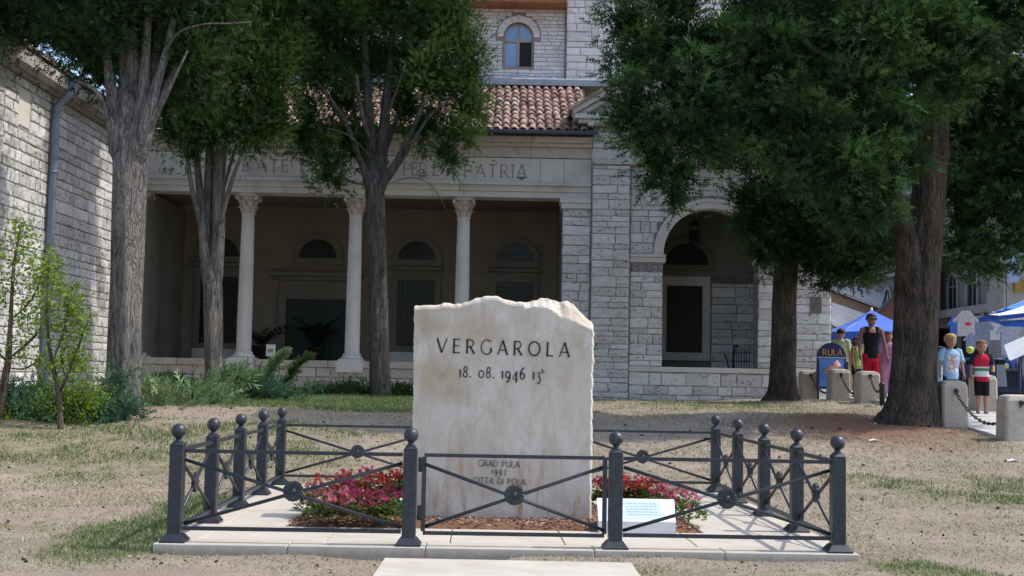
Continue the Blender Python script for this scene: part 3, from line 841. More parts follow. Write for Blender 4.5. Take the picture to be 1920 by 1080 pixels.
    v = P(978, 333, 28.98); MB().prism([(v.x-.14, v.z+.02), (v.x, v.z-.06), (v.x+.14, v.z+.02)], 28.965, 28.984).build('chipped_patch', M_brownstone, t)
    # carved words of the frieze
    for txt, u0, u1, v in (('DATE', 455, 541, 310), ('P', 563, 585, 312), ('PER', 756, 800, 317), ('LA', 812, 855, 318), ('PATRIA', 871, 987, 320)):
        a, b = P(u0, v, 28.98), P(u1, v, 28.98); s = .315
        sp_ = .18
        w0 = text_width(txt, s, sp_); sq = 1
        if len(txt) > 1: sp_ += ((b.x-a.x)-w0)/s/(len(txt)-1)
        letters(txt, (a.x, 28.982, a.z-.15), (1, 0, 0), (0, 0, 1), s, max(sp_, .05), .0015, M_text_brown, t, serif=True)
    # ceiling, back wall
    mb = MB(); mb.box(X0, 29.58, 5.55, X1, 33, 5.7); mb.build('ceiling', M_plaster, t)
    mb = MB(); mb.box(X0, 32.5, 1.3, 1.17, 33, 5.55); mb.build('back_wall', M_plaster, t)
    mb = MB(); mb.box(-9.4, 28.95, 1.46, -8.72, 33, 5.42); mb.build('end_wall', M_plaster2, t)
    mb = MB(); mb.box(X0, 32.46, 3.86, 1.165, 32.497, 3.93); mb.build('string_course', M_brownstone, t)
    Y = 32.5
    for i, cx in enumerate((-7.75, -5.16, -2.54, .06)):
        r0, r1, zs = .5, .67, 4.2
        f = MB(); f.ring(cx, zs, r0, r1, 0, math.pi, Y-.09, Y-.003, 22); f.box(cx-r1, Y-.095, zs-.16, cx+r1, Y-.003, zs-.003)
        wn = f.build('window', M_brownstone, t)
        MB().prism([(cx+r0*math.cos(a*math.pi/16), zs+r0*math.sin(a*math.pi/16)) for a in range(17)], Y-.02, Y-.004).build('pane', M_glass, wn)
        g = MB()
        for q in (-.3, -.1, .1, .3): g.box(cx+q-.009, Y-.05, zs, cx+q+.009, Y-.034, zs+math.sqrt(r0*r0-q*q))
        g.box(cx-.47, Y-.049, zs+.16, cx+.47, Y-.035, zs+.178); g.build('grille', M_iron, wn)
        if i == 1:
            x0, x1, z0, z1 = cx-.8, cx+.8, 1.435, 3.1
            f = MB(); f.box(x0-.2, Y-.1, z0, x0, Y-.003, z1+.2); f.box(x1, Y-.1, z0, x1+.2, Y-.003, z1+.2); f.box(x0, Y-.1, z1, x1, Y-.003, z1+.2)
            f.box(x0-.16, Y-.07, z1+.203, x1+.16, Y-.003, z1+.5); f.bbox(x0-.3, Y-.2, z1+.503, x1+.3, Y-.003, z1+.6, .01); f.bbox(x0-.42, Y-.3, z1+.602, x1+.42, Y-.003, z1+.72, .02)
            dr = f.build('door', M_brownstone, t)
            for s in (0, 1):
                a = x0+s*.8
                lf = MB(); lf.box(a+.006, Y-.04, z0, a+.794, Y-.01, z1)
                for za, zb_ in ((z0+.12, z0+.72), (z0+.84, z1-.12)):
                    lf.box(a+.1, Y-.055, za, a+.7, Y-.0415, zb_)
                lf.build('door_leaf', M_green_door, dr)
        else:
            x0, x1, z0, z1 = cx-.49, cx+.5, 1.9, 3.66
            f = MB(); f.box(x0-.15, Y-.08, z0-.14, x0, Y-.003, z1+.15); f.box(x1, Y-.08, z0-.14, x1+.15, Y-.003, z1+.15); f.box(x0, Y-.08, z1, x1, Y-.003, z1+.15); f.box(x0, Y-.085, z0-.14, x1, Y-.003, z0)
            f.box(x0-.11, Y-.06, z1+.153, x1+.11, Y-.003, z1+.26); f.bbox(x0-.2, Y-.19, z1+.263, x1+.2, Y-.003, z1+.36, .015)
            wn = f.build('window', M_brownstone, t)
            MB().box(x0, Y-.02, z0, x1, Y-.004, z1).build('pane', M_glass, wn)
            g = MB()
            for q in range(1, 8): x = x0+(x1-x0)*q/8; ww = .03 if q == 4 else .009; g.box(x-ww, Y-.06, z0, x+ww, Y-.04, z1)
            for q in range(1, 13): z = z0+(z1-z0)*q/13; g.box(x0, Y-.058, z-.008, x1, Y-.042, z+.008)
            g.build('grille', M_iron, wn)
            MB().box(x0-.17, Y-.07, 1.435, x1+.17, Y-.004, z0-.145).build('apron', M_smooth, t)
    # roof
    ye, ze, yt, zt = 28.5, 6.93, 32.75, 9.0
    sl_ = math.atan2(zt-ze, yt-ye); L = math.hypot(zt-ze, yt-ye)
    dy, dz = math.cos(sl_), math.sin(sl_); ny, nz = -dz, dy
    mb = MB(); mb.obox(((X0+X1)/2, (ye+yt)/2-ny*.07, (ze+zt)/2-nz*.07), ((X1-X0)/2-.01, 0, 0), (0, dy*L/2, dz*L/2), (0, ny*.04, nz*.04))
    mb.build('roof', plain('roof_bed', (.05, .04, .035), .95, .1), t)  # deck coloured dark, standing for the shade inside the hollow tiles
    MB().bbox(X0, 28.36, 6.852, X1+.1, 28.52, 6.93, .01).build('gutter', M_gutter, t)
    tiles = []
    for q in range(8):
        mb = MB(); n = 7; Lt = .56; v = []
        for e in range(3):
            yy = Lt*e/2; r_ = .092-.02*e/2+rng.uniform(-.003, .003)
            for lay_ in (0, .015):
                for k in range(n+1):
                    a = math.pi*k/n; v.append(((r_-lay_)*math.cos(a), yy+rng.uniform(-.004, .004), (r_-lay_)*math.sin(a)*.95+rng.uniform(-.003, .003)))
        f = []; m1 = n+1
        for e in range(2):
            for k in range(n):
                b = e*2*m1+k; f.append((b, b+1, b+1+2*m1, b+2*m1)); b += m1; f.append((b, b+2*m1, b+1+2*m1, b+1))
        for k in range(n): f.append((k, k+m1, k+1+m1, k+1))
        mb.add(v, f, True); tiles.append(mb.mesh('roof_tile', M_tile))
    # rows of cover tiles from the eave upwards; single ones where they show, the rest joined
    spots = []
    nc = int((X1-.2-X0)/.205)
    for i in range(nc):
        x = X1-.22-i*.205
        for r_ in range(10):
            s = r_*.455+rng.uniform(-.02, .02)-.05
            spots.append((x+rng.uniform(-.012, .012), s, rng.uniform(-.03, .03)))
    restV = []; restF = []; rr = []; nb = 0
    for n_, (x, s, tw) in enumerate(spots):
        p = Vector((x, ye+dy*s+ny*.01, ze+dz*s+nz*.01)); me = rng.choice(tiles)
        M = Matrix.Translation(p) @ Euler((sl_-.035+rng.uniform(-.02, .02), rng.uniform(-.05, .05), tw)).to_matrix().to_4x4()
        if n_ < 300:
            o = put('roof_tile', me, t, p); o.rotation_euler = M.to_euler()
        else:
            vv = [M @ v_.co for v_ in me.vertices]; restV += vv; restF += [tuple(nb+k for k in f.vertices) for f in me.polygons]; rr += [rng.random()]*len(vv); nb += len(vv)
    for i in range(nc+1):        # channel tiles lying between, one trough per row
        x = X1-.22-i*.205+.1025
        for r_ in range(5):
            s = r_*.9; n = 4; v = []
            for e in (0, 1):
                yy = s+.95*e
                for k in range(n+1):
                    a = math.pi+math.pi*k/n; h = .055*math.sin(a)+.03+.015*(1-e)
                    v.append((x+.07*math.cos(a), ye-.02+dy*yy+ny*h, ze+dz*yy+nz*h))
            restV += [Vector(q) for q in v]; restF += [(nb+k, nb+k+1, nb+n+2+k, nb+n+1+k) for k in range(n)]; rr += [rng.random()]*len(v); nb += len(v)
    mb = MB(); mb.add(restV, restF); o = mb.build('tile_rows', M_tile, t); o['kind'] = 'stuff'
    at = o.data.attributes.new('rnd', 'FLOAT', 'POINT'); at.data.foreach_set('value', rr)
    MB().bbox(X0, 32.5, 8.98, 3.3, 32.98, 9.17, .03).build('flashing', M_lead, t)
    mb = MB(); mb.add([(1.25, 28.5, 6.94), (1.84, 28.45, 6.95), (1.84, 29.3, 7.35), (1.3, 29.2, 7.3), (1.25, 28.5, 6.9), (1.84, 28.45, 6.91), (1.84, 29.3, 7.31), (1.3, 29.2, 7.26)],
                      [(0, 1, 2, 3), (7, 6, 5, 4), (0, 4, 5, 1), (3, 2, 6, 7), (0, 3, 7, 4), (1, 5, 6, 2)]); mb.build('corner_flashing', M_gutter, t)
build_portico()

# ================================================================== the tall building behind
def build_tower():
    t = thing('church_building', 'tall pale masonry church wall with a blue glazed arched window behind the tile roof', 'building', (0, 33, 8))
    Y = 33.0; wx, wz0, wzs, wr = .045, 9.585, 10.42, .41
    mb = MB()
    def quad(a, b, c, d): mb.add([a, b, c, d], [(0, 1, 2, 3)])
    x0, x1, z0, z1 = -9, 1.34, .7, 11.25
    quad((x0, Y, z0), (x0, Y, z1), (wx-wr, Y, z1), (wx-wr, Y, z0)); quad((wx+wr, Y, z0), (wx+wr, Y, z1), (x1, Y, z1), (x1, Y, z0))
    quad((wx-wr, Y, z0), (wx-wr, Y, wz0), (wx+wr, Y, wz0), (wx+wr, Y, z0))
    n = 16
    for i in range(n):
        a, b = math.pi*(1-i/n), math.pi*(1-(i+1)/n); xa, xb = wx+wr*math.cos(a), wx+wr*math.cos(b); za, zb_ = wzs+wr*math.sin(a), wzs+wr*math.sin(b)
        quad((xa, Y, za), (xa, Y, z1), (xb, Y, z1), (xb, Y, zb_)); quad((xa, Y, za), (xb, Y, zb_), (xb, Y+.3, zb_), (xa, Y+.3, za))
    for x in (wx-wr, wx+wr): quad((x, Y, wz0), (x, Y+.3, wz0), (x, Y+.3, wzs), (x, Y, wzs))
    quad((wx-wr, Y, wz0), (wx+wr, Y, wz0), (wx+wr, Y+.3, wz0), (wx-wr, Y+.3, wz0))
    mb.box(x0, Y+.31, z0, x1, 40, z1)
    mb.box(1.34, 32.86, z0, 7.2, 40, 15.5)
    mb.build('wall', M_tower_mortar, t)
    def cut(za, zb_):
        out = []
        if zb_ > wz0 and za < wzs: out.append((wx-wr-.02, wx+wr+.02))
        if zb_ > wzs-.05:
            z_ = max(za-wzs, 0); ro = wr+.2
            if z_ < ro: hw = math.sqrt(ro*ro-z_*z_); out.append((wx-hw, wx+hw))
        return out
    fr = lambda x, z: Vector((x, Y, z)); frt = lambda x, z: Vector((x, 32.86, z))
    bl = lay(-1.5, 1.325, 9.17, 11.2, (.075, .13), (.14, .42), cut, .01)
    br = lay(1.355, 3.6, 9.17, 12.0, (.14, .3), (.18, .6), None, .012)
    keys = {b[:2] for b in br}; al = br[:70]+bl
    set_stones(al, M_tower, t, lambda x, z: (frt if (x, z) in keys else fr)(x, z), 'tower', d_=.02)
    bo = br[70:]+lay(3.6, 7.1, 9.17, 15, (.16, .3), (.3, .7)); kk = {b[:2] for b in bo}
    bo += lay(-9, -1.5, 9.17, 11.2, (.09, .14), (.2, .5), None, .01)
    set_stones(bo, M_tower, t, lambda x, z: (frt if (x, z) in kk else fr)(x, z), 'tower', d_=.02, limit=0)
    nv = 17
    for i in range(nv):
        a0 = math.pi*i/nv+.006; a1 = math.pi*(i+1)/nv-.006; ro = wr+.17+rng.uniform(0, .03)
        mb = MB(); mb.ring(wx, wzs, wr+.004, ro, a0, a1, Y-.02-rng.uniform(0, .012), Y+.05, 2); mb.build('voussoir', M_tower, t)
    # window
    M_frame = plain('window_frame', (.42, .33, .27), .6, .3, var=.15)
    M_blue = plain('blue_pane', (.26, .42, .66), .12, .5, var=.15, scale=2)
    yw = Y+.12; f = MB()
    f.ring(wx, wzs, wr-.045, wr-.002, 0, math.pi, yw, yw+.06, 18)
    f.box(wx-wr+.002, yw, wz0+.002, wx-wr+.045, yw+.06, wzs); f.box(wx+wr-.045, yw, wz0+.002, wx+wr-.002, yw+.06, wzs)
    f.box(wx-wr+.046, yw, wz0+.002, wx+wr-.046, yw+.06, wz0+.045); zt = 10.3
    f.box(wx-wr+.046, yw-.02, zt, wx+wr-.046, yw+.06, zt+.07); f.box(wx-.035, yw-.015, wz0+.046, wx+.035, yw+.055, zt-.001); f.box(wx-.02, yw-.01, zt+.071, wx+.02, yw+.055, wzs+wr-.046)
    wn = f.build('window', M_frame, t)
    MB().box(wx-wr+.047, yw+.02, wz0+.047, wx-.036, yw+.03, zt-.003).build('pane', M_blue, wn)
    MB().box(wx+.037, yw+.03, wz0+.047, wx+wr-.047, yw+.04, zt-.003).build('pane', M_dark, wn)
    for s in (-1, 1):
        a = [math.pi/2+s*math.pi/2*i/8 for i in range(9)] if s > 0 else [math.pi/2*i/8 for i in range(9)]
        r_ = wr-.047; pts = [(wx-s*.021, zt+.072)]+[(wx-s*abs(r_*math.cos(q)), wzs+r_*math.sin(q)) for q in ([i*math.pi/2/8 for i in range(9)])]
        pts = [(wx-s*(.022 if abs(x-wx) < .022 else abs(x-wx)), z) for x, z in pts]; pts.insert(1, (wx-s*r_, zt+.072))
        if s > 0: pts = pts[::-1]
        MB().prism(pts, yw+.02, yw+.03).build('pane', M_blue, wn)
    # eave and roof
    MB().bbox(-9.2, 32.35, 11.2, 1.335, 33, 11.42, .02).build('eave', M_wood, t)
    mb = MB(); mb.add([(-9.2, 32.3, 11.425), (1.335, 32.3, 11.425), (1.335, 37, 13.6), (-9.2, 37, 13.6), (-9.2, 32.3, 11.48), (1.335, 32.3, 11.48), (1.335, 37, 13.66), (-9.2, 37, 13.66)],
                      [(3, 2, 1, 0), (4, 5, 6, 7), (0, 1, 5, 4), (1, 2, 6, 5), (2, 3, 7, 6), (3, 0, 4, 7)]); mb.build('roof', M_tile, t)
build_tower()

# ================================================================== the left building
def build_left():
    t = thing('side_building', 'weathered pale stone building along the left with a downpipe and eaves', 'building', (-9, 21, .6))
    X = -9.0
    mb = MB(); mb.box(X-6, 10, -.6, X, 27.42, 6.45); mb.build('wall', M_mortar, t)
    fr = lambda y, z: Vector((X, y, z))
    def cut(za, zb_): return [(21.95, 22.5)] if zb_ > 5.55 and za < 6.25 else []
    b1 = lay(21.3, 27.4, .9, 6.42, (.12, .26), (.22, .62), cut)
    set_stones(b1, M_left, t, fr, 'left', d_=.03, rz=math.pi/2)
    b2 = lay(21.3, 27.4, .3, .9, (.19, .29), (.3, .7))+lay(10, 21.3, -.2, 6.42, (.19, .29), (.4, .9))
    set_stones(b2, M_left, t, fr, 'left', d_=.03, rz=math.pi/2, limit=0)
    mb = MB(); mb.box(X-.02, 21.96, 5.56, X+.012, 22.49, 6.24); mb.build('shutter', M_smooth, t)
    mb = MB(); mb.bbox(X-.5, 10, 6.45, X+.10, 27.5, 6.52, .01); mb.bbox(X-.5, 10, 6.522, X+.36, 27.6, 6.80, .05); mb.build('eaves', m_concrete(), t)
    mb = MB(); mb.add([(X+.40, 10, 6.803), (X+.40, 27.65, 6.803), (X-4, 27.65, 8.7), (X-4, 10, 8.7), (X+.40, 10, 6.88), (X+.40, 27.65, 6.88), (X-4, 27.65, 8.78), (X-4, 10, 8.78)],
                      [(3, 2, 1, 0), (4, 5, 6, 7), (0, 1, 5, 4), (1, 2, 6, 5), (2, 3, 7, 6), (3, 0, 4, 7)]); mb.build('roof', M_tile, t)
    yp = 23.45; gx = X+.13
    mb = MB(); mb.tube([(gx+.28, yp, 6.86), (gx+.28, yp, 6.55), (gx+.2, yp, 6.40), (gx, yp, 6.2), (gx, yp, 5.9), (gx, yp, .5)], .075, 12)
    dp = mb.build('downpipe', M_pipe, t)
    for z in (1.9, 3.4, 4.9): MB().lathe((gx, yp, z), [(.085, 0), (.085, .05)], 12).build('bracket', M_pipe, dp)
build_left()
# ================================================================== slab platform round the monument
BA0, BA1, BB0, BB1 = .60, 3.80, .93, 2.75            # planting bed in fence coordinates
def piece(a0, a1, b0, b1, z0, z1, g=.003, bev=.006):
    """slab piece in the fence frame"""
    m_ = MB(); m_.bbox(a0+g, b0+g, z0, a1-g, b1-g, z1, bev)
    m_.v = [tuple(FP(x, y, z)) for x, y, z in m_.v]; return m_
def build_platform():
    t = thing('platform', 'cream stone slab platform with a planting bed under the iron fence', 'platform', FP(FWD/2, FD/2, -.1))
    def strip(a0, a1, b0, b1, n, along):
        e = [0]+sorted((i+rng.uniform(-.12, .12))/n for i in range(1, n))+[1]
        for p, q in zip(e[:-1], e[1:]):
            dz = rng.uniform(-.003, .0)
            if along: m_ = piece(a0+(a1-a0)*p, a0+(a1-a0)*q, b0, b1, -.1, dz)
            else: m_ = piece(a0, a1, b0+(b1-b0)*p, b0+(b1-b0)*q, -.1, dz)
            m_.build('paving_slab', M_slab, t)
    strip(SL0, SL1, SF, .14, 5, True); strip(.14, FWD-.14, .14, BB0, 5, True)
    strip(SL0, SL1, FD-.14, SB, 5, True); strip(.14, FWD-.14, BB1, FD-.14, 4, True)
    strip(SL0, .14, .14, FD-.14, 4, False); strip(FWD-.14, SL1, .14, FD-.14, 4, False)
    strip(.14, BA0, BB0, BB1, 2, False); strip(BA1, FWD-.14, BB0, BB1, 2, False)
    m_ = MB(); m_.box(SL0+.01, SF+.01, -.3, SL1-.01, SB-.01, -.03)
    # the footing stops short of the bed
    m_.v = [tuple(FP(x, y, z)) for x, y, z in m_.v]; m_.build('footing', plain('footing', (.33, .30, .27), .95, .1, var=.25, bmp=.3), t)
    # soil with bark chips
    n = 30; v = []; f = []
    for i in range(n+1):
        for j in range(n+1):
            a = BA0+.004+(BA1-BA0-.008)*i/n; b = BB0+.004+(BB1-BB0-.008)*j/n
            e = min(i, n-i, j, n-j)
            v.append(tuple(FP(a, b, -.02+min(e, 3)*.014+rng.uniform(-.008, .01))))
    for i in range(n):
        for j in range(n): f.append((i*(n+1)+j, (i+1)*(n+1)+j, (i+1)*(n+1)+j+1, i*(n+1)+j+1))
    m_ = MB(); m_.add(v, f); m_.build('bed_soil', M_soil, t)
    m_ = MB()
    for i in range(2600):
        a, b = rng.uniform(BA0+.02, BA1-.02), rng.uniform(BB0+.02, BB1-.02)
        s = rng.uniform(.006, .016); an = rng.uniform(0, 6.28)
        ex = Vector((math.cos(an), math.sin(an), rng.uniform(-.4, .4)))*s; ey = Vector((-math.sin(an), math.cos(an), rng.uniform(-.4, .4)))*s*.5
        p = FP(a, b, .024+rng.uniform(0, .012)); m_.cur = rng.choice((0, 0, 1, 1, 2))
        ez = ex.cross(ey).normalized()*.003
        m_.obox(p, ex, ey, ez)
    o = m_.build('bark_mulch', [plain('bark_chip', (.20, .105, .065), .9, .1, var=.4, scale=40), plain('pale_chip', (.42, .29, .22), .9, .1, var=.3), plain('dark_chip', (.08, .045, .032), .9, .1)], t); o['kind'] = 'stuff'
build_platform()

p0, p1 = P(720, 1050, 8.22), P(1185, 1052, 8.22)
m_ = MB(); m_.bbox(p0.x, 6.9, -.35, p1.x, 8.22, -.042, .008)
tag(m_.build('path_slab', M_slab), 'plain pale stone slab lying in the dirt in front of the gate', 'slab')

# ================================================================== fence
def rotv(m_):
    c, s = math.cos(FY), math.sin(FY); m_.v = [(x*c-y*s, x*s+y*c, z) for x, y, z in m_.v]; return m_
def build_fence():
    t = thing('fence', 'anthracite iron fence with ball topped posts and a gate enclosing the monument', 'fence', FP(FWD/2, 0, 0))
    a = MB(); a.bbox(-.047, -.047, .03, .047, .047, .655, .006); a.add([(-.047,-.047,.655),(.047,-.047,.655),(.047,.047,.655),(-.047,.047,.655),(-.028,-.028,.678),(.028,-.028,.678),(.028,.028,.678),(-.028,.028,.678)], [(0,1,5,4),(1,2,6,5),(2,3,7,6),(3,0,4,7),(4,5,6,7)])
    post = rotv(a).mesh('post', M_fence)
    a = MB(); a.lathe((0, 0, 0), [(.028, .674), (.03, .684), (.02, .690), (.022, .702)], 14)
    a.lathe((0, 0, .75), [(.001, -.0515)]+[(.0515*math.sin(math.pi*k/12), -.0515*math.cos(math.pi*k/12)) for k in range(1, 12)]+[(.001, .0515)], 18)
    ball = rotv(a).mesh('ball_finial', M_fence)
    a = MB(); w0, w1, w2 = .085, .08, .056
    def sq(w_, z): return [(-w_,-w_,z),(w_,-w_,z),(w_,w_,z),(-w_,w_,z)]
    a.add(sq(w0,.001)+sq(w0,.012)+sq(w1,.018)+sq(w2,.05)+sq(.051,.053), [(3,2,1,0)]+[(k*4+i, k*4+(i+1)%4, k*4+4+(i+1)%4, k*4+4+i) for k in range(4) for i in range(4)]+[(16,17,18,19)])
    base = rotv(a).mesh('base_plate', M_fence)
    spots = [(0, 0), (FA, 0), (FA+FB, 0), (FWD, 0)]+[(x, FD*i/4) for i in (1, 2, 3, 4) for x in (0, FWD)]+[(FA, FD), (FA+FB, FD)]
    for x, y in spots:
        p = FP(x, y); o = put('post', post, t, p)
        put('ball_finial', ball, o, p); put('base_plate', base, o, p)
    def rosette(along):
        m_ = MB(); n = 48; prof = []
        fr_ = []; bk = []; inn = []
        for k in range(n):
            an = 2*math.pi*k/n; r_ = .073*(1-.10*abs(math.sin(an*8))**3)
            fr_.append((r_*math.cos(an), -.012, r_*math.sin(an))); bk.append((r_*math.cos(an), .012, r_*math.sin(an)))
            q = .06*(1-.03*abs(math.sin(an*8))); inn.append((q*math.cos(an), -.02+.007*abs(math.sin(an*8))**2, q*math.sin(an)))
        ce = [(.022*math.cos(2*math.pi*k/n), -.012, .022*math.sin(2*math.pi*k/n)) for k in range(n)]
        v = bk+fr_+inn+ce; f = [tuple(range(n))]
        for e in range(3): f += [(e*n+k, e*n+(k+1) % n, (e+1)*n+(k+1) % n, (e+1)*n+k) for k in range(n)]
        f.append(tuple(3*n+k for k in reversed(range(n)))); m_.add(v, f, False)
        m_.lathe((0, -.01, 0), [(.022, 0), (.022, .008), (.015, .014), (.004, .017)], 14, axis='y')
        if along == 'y': m_.v = [(y, x, z) for x, y, z in m_.v]
        return rotv(m_).mesh('rosette', M_fence)
    RX, RY = rosette('x'), rosette('y')
    zt, zb = .615, .09
    def panel(A, B, par, kind, frame=False, wr=.036):
        A, B = Vector(A), Vector(B); d = (B-A).normalized()
        s = .055; a0, b0 = A+d*s, B-d*s
        if frame: a0, b0 = A+d*.095, B-d*.075
        up = Vector((0, 0, 1))
        for z in (zt, zb):
            zz = z-(.0 if z == zt else .006)*frame
            MB().bar(a0+up*zz, b0+up*zz, wr, .024).build('rail', M_fence, par)
        if frame:
            for q in (a0, b0): MB().bar(q+up*(zb+.006), q+up*(zt-.014), .026, .03, d).build('stile', M_fence, par)
        c = (a0+b0)/2+up*(zt+zb)/2
        for (p, q) in ((a0+up*(zt-.06), b0+up*(zb+.03)), (a0+up*(zb+.03), b0+up*(zt-.06))):
            nrm = d.cross(up)*(.009 if p.z > q.z else -.009)
            MB().tube([p+nrm, q+nrm], .0125, 8).build('cross_bar', M_fence, par)
        put('rosette', RX if kind == 'x' else RY, par, c-(EY*.004 if kind == 'x' else EX*.0))
    for b in (0, FD):
        panel(FP(0, b), FP(FA, b), t, 'x'); panel(FP(FA+FB, b), FP(FWD, b), t, 'x')
        if b > 0: panel(FP(FA, b), FP(FA+FB, b), t, 'x')
    for x in (0, FWD):
        for i in range(4): panel(FP(x, FD*i/4), FP(x, FD*(i+1)/4), t, 'y')
    g = bpy.data.objects.new('gate', None); link(g, t, FP(FA+.07, 0, .1)); g.empty_display_size = .1
    panel(FP(FA, 0), FP(FA+FB, 0), g, 'x', True, .03)
    for z in (.50, .17):
        MB().lathe(FP(FA+.068, -.0, z), [(.012, 0), (.014, .01), (.014, .09), (.012, .1)], 10).build('hinge', M_fence, g)
    MB().bar(FP(FA+FB-.11, -.02, .612), FP(FA+FB-.045, -.02, .612), .02, .016).build('latch', M_fence, g)
build_fence()

# ================================================================== monument
YM = 10.05; MK = YM/F
MO = Vector(((941-960)*MK, YM, .0))
STAINS = [(-.62, 1.62, .12, .17, .55), (-.14, 1.52, .17, .13, .45), (-.50, 1.16, .17, .17, .75), (-.30, 1.03, .14, .12, .5), (.27, 1.64, .10, .10, .25), (.66, 1.42, .05, .35, .35), (-.42, 1.55, .2, .08, .3)]
def build_monument():
    top = [(777,573),(800,572),(826,571),(850,569),(873,566),(888,561),(908,556),(925,553),(940,556),(950,562),(968,567),(990,566),(1005,562),(1020,560),(1040,561),(1052,565),(1068,562),(1078,570),(1094,587),(1114,604)]
    tx, tz = [], []
    for u, v in top: p = P(u, v, YM); tx.append(p.x-MO.x); tz.append(p.z-MO.z)
    bl, br = P(771, 975, YM).x-MO.x, P(1109, 975, YM).x-MO.x
    n, k = 90, 100; TH_ = .30
    S = np.linspace(0, 1, n+1); T = np.linspace(0, 1, k+1)
    v = np.zeros((n+1, k+1, 3)); bk = np.zeros((n+1, k+1, 3))
    rr = np.random.default_rng(5); jl = rr.normal(0, .0025, k+1); jr = np.convolve(rr.normal(0, .006, k+5), np.ones(3)/3, 'same')[:k+1]
    jt = np.convolve(rr.normal(0, .007, n+5), [.25, .5, .25], 'same')[:n+1]
    for j in range(k+1):
        for i in range(n+1):
            t_ = T[j]; xl = bl+(tx[0]-bl)*t_+jl[j]; xr = br+(tx[-1]-br)*t_+jr[j]*(.5+.8*t_)
            x = xl+(xr-xl)*S[i]
            zt = float(np.interp(tx[0]+(tx[-1]-tx[0])*S[i], tx, tz))+jt[i]*(1 if S[i] > .15 else .3)
            z = -.02+(zt+.02)*t_
            # broken corner: the face falls back under the chipped top right edge
            yy = .006*math.sin(x*7+z*5)*.4
            d_top = zt-z; chip = 0
            if S[i] > .62: chip = max(0, min(1, 1-d_top/(.05+.10*math.exp(-((S[i]-.86)/.10)**2))))
            else: chip = max(0, 1-d_top/.022)*.5
            e = (xr-x); ch2 = max(0, 1-e/(.010+.02*max(0, float(vnoise(np.array([z*1.0+9]), np.array([.3]), .13, 8)[0])-.5)*2))
            yy += chip*(.07+.04*float(vnoise(np.array([x+5]), np.array([z+5]), .04, 6)[0]))+ch2*.022
            v[i, j] = (x, yy, z)
            bk[i, j] = (x, TH_-.03*chip, z+(.012*math.sin(x*23)+.01 if j == k else 0))
    me_v = np.concatenate([v.reshape(-1, 3), bk.reshape(-1, 3)])
    idx = np.arange((n+1)*(k+1)).reshape(n+1, k+1); o2 = (n+1)*(k+1)
    q = [np.stack([idx[:-1, :-1], idx[1:, :-1], idx[1:, 1:], idx[:-1, 1:]], -1).reshape(-1, 4)]
    q.append(np.stack([idx[:-1, :-1], idx[:-1, 1:], idx[1:, 1:], idx[1:, :-1]], -1).reshape(-1, 4)+o2)
    F4 = np.concatenate(q)
    extra = [(idx[i, k], idx[i+1, k], idx[i+1, k]+o2, idx[i, k]+o2) for i in range(n)]
    extra += [(idx[n, j], idx[n, j]+o2, idx[n, j+1]+o2, idx[n, j+1]) for j in range(k)]
    extra += [(idx[0, j], idx[0, j+1], idx[0, j+1]+o2, idx[0, j]+o2) for j in range(k)]
    m_ = MB(); m_.v = [tuple(x) for x in me_v]; m_.f = [tuple(int(i) for i in x) for x in F4]+[tuple(int(i) for i in x) for x in extra]
    m_.mi = [0]*len(m_.f); m_.smooth = [False]*len(m_.f)
    me = m_.mesh('monument', m_monument())
    o = bpy.data.objects.new('monument', me); link(o, None, MO)
    tag(o, 'large upright cream stone block with a broken top edge and carved lettering', 'monument')
    def line(txt, u0, u1, vb, size, sq, tilt=.9, sp0=.2):
        a, b = P(u0, vb, YM), P(u1, vb, YM)
        w0 = text_width(txt, size, sp0, sq); sp_ = sp0+((b.x-a.x)-w0)/size/(len(txt)-1)
        ex = Vector((math.cos(R(tilt)), 0, -math.sin(R(tilt)))); ez = Vector((math.sin(R(tilt)), 0, math.cos(R(tilt))))
        letters(txt, (a.x, YM-.0048, a.z), ex, ez, size, sp_, .0015, M_text, o, squeeze=sq)
    line('VERGAROLA', 819, 1067, 661, .118, .92)
    line('18. 08. 1946 13', 861, 1014, 707, .092, .8)
    a = P(1016, 700, YM); letters('h', (a.x, YM-.0048, a.z), (1, 0, -.016), (.016, 0, 1), .036, .2, .0015, M_text, o)
    TK[0] = .72
    line('GRAD PULA', 897, 974, 874, .052, .9); line('1997', 922, 949, 888, .052, .75); line('CITTA DI POLA', 888, 985, 906, .050, .9)
build_monument()
TK[0] = 1.0

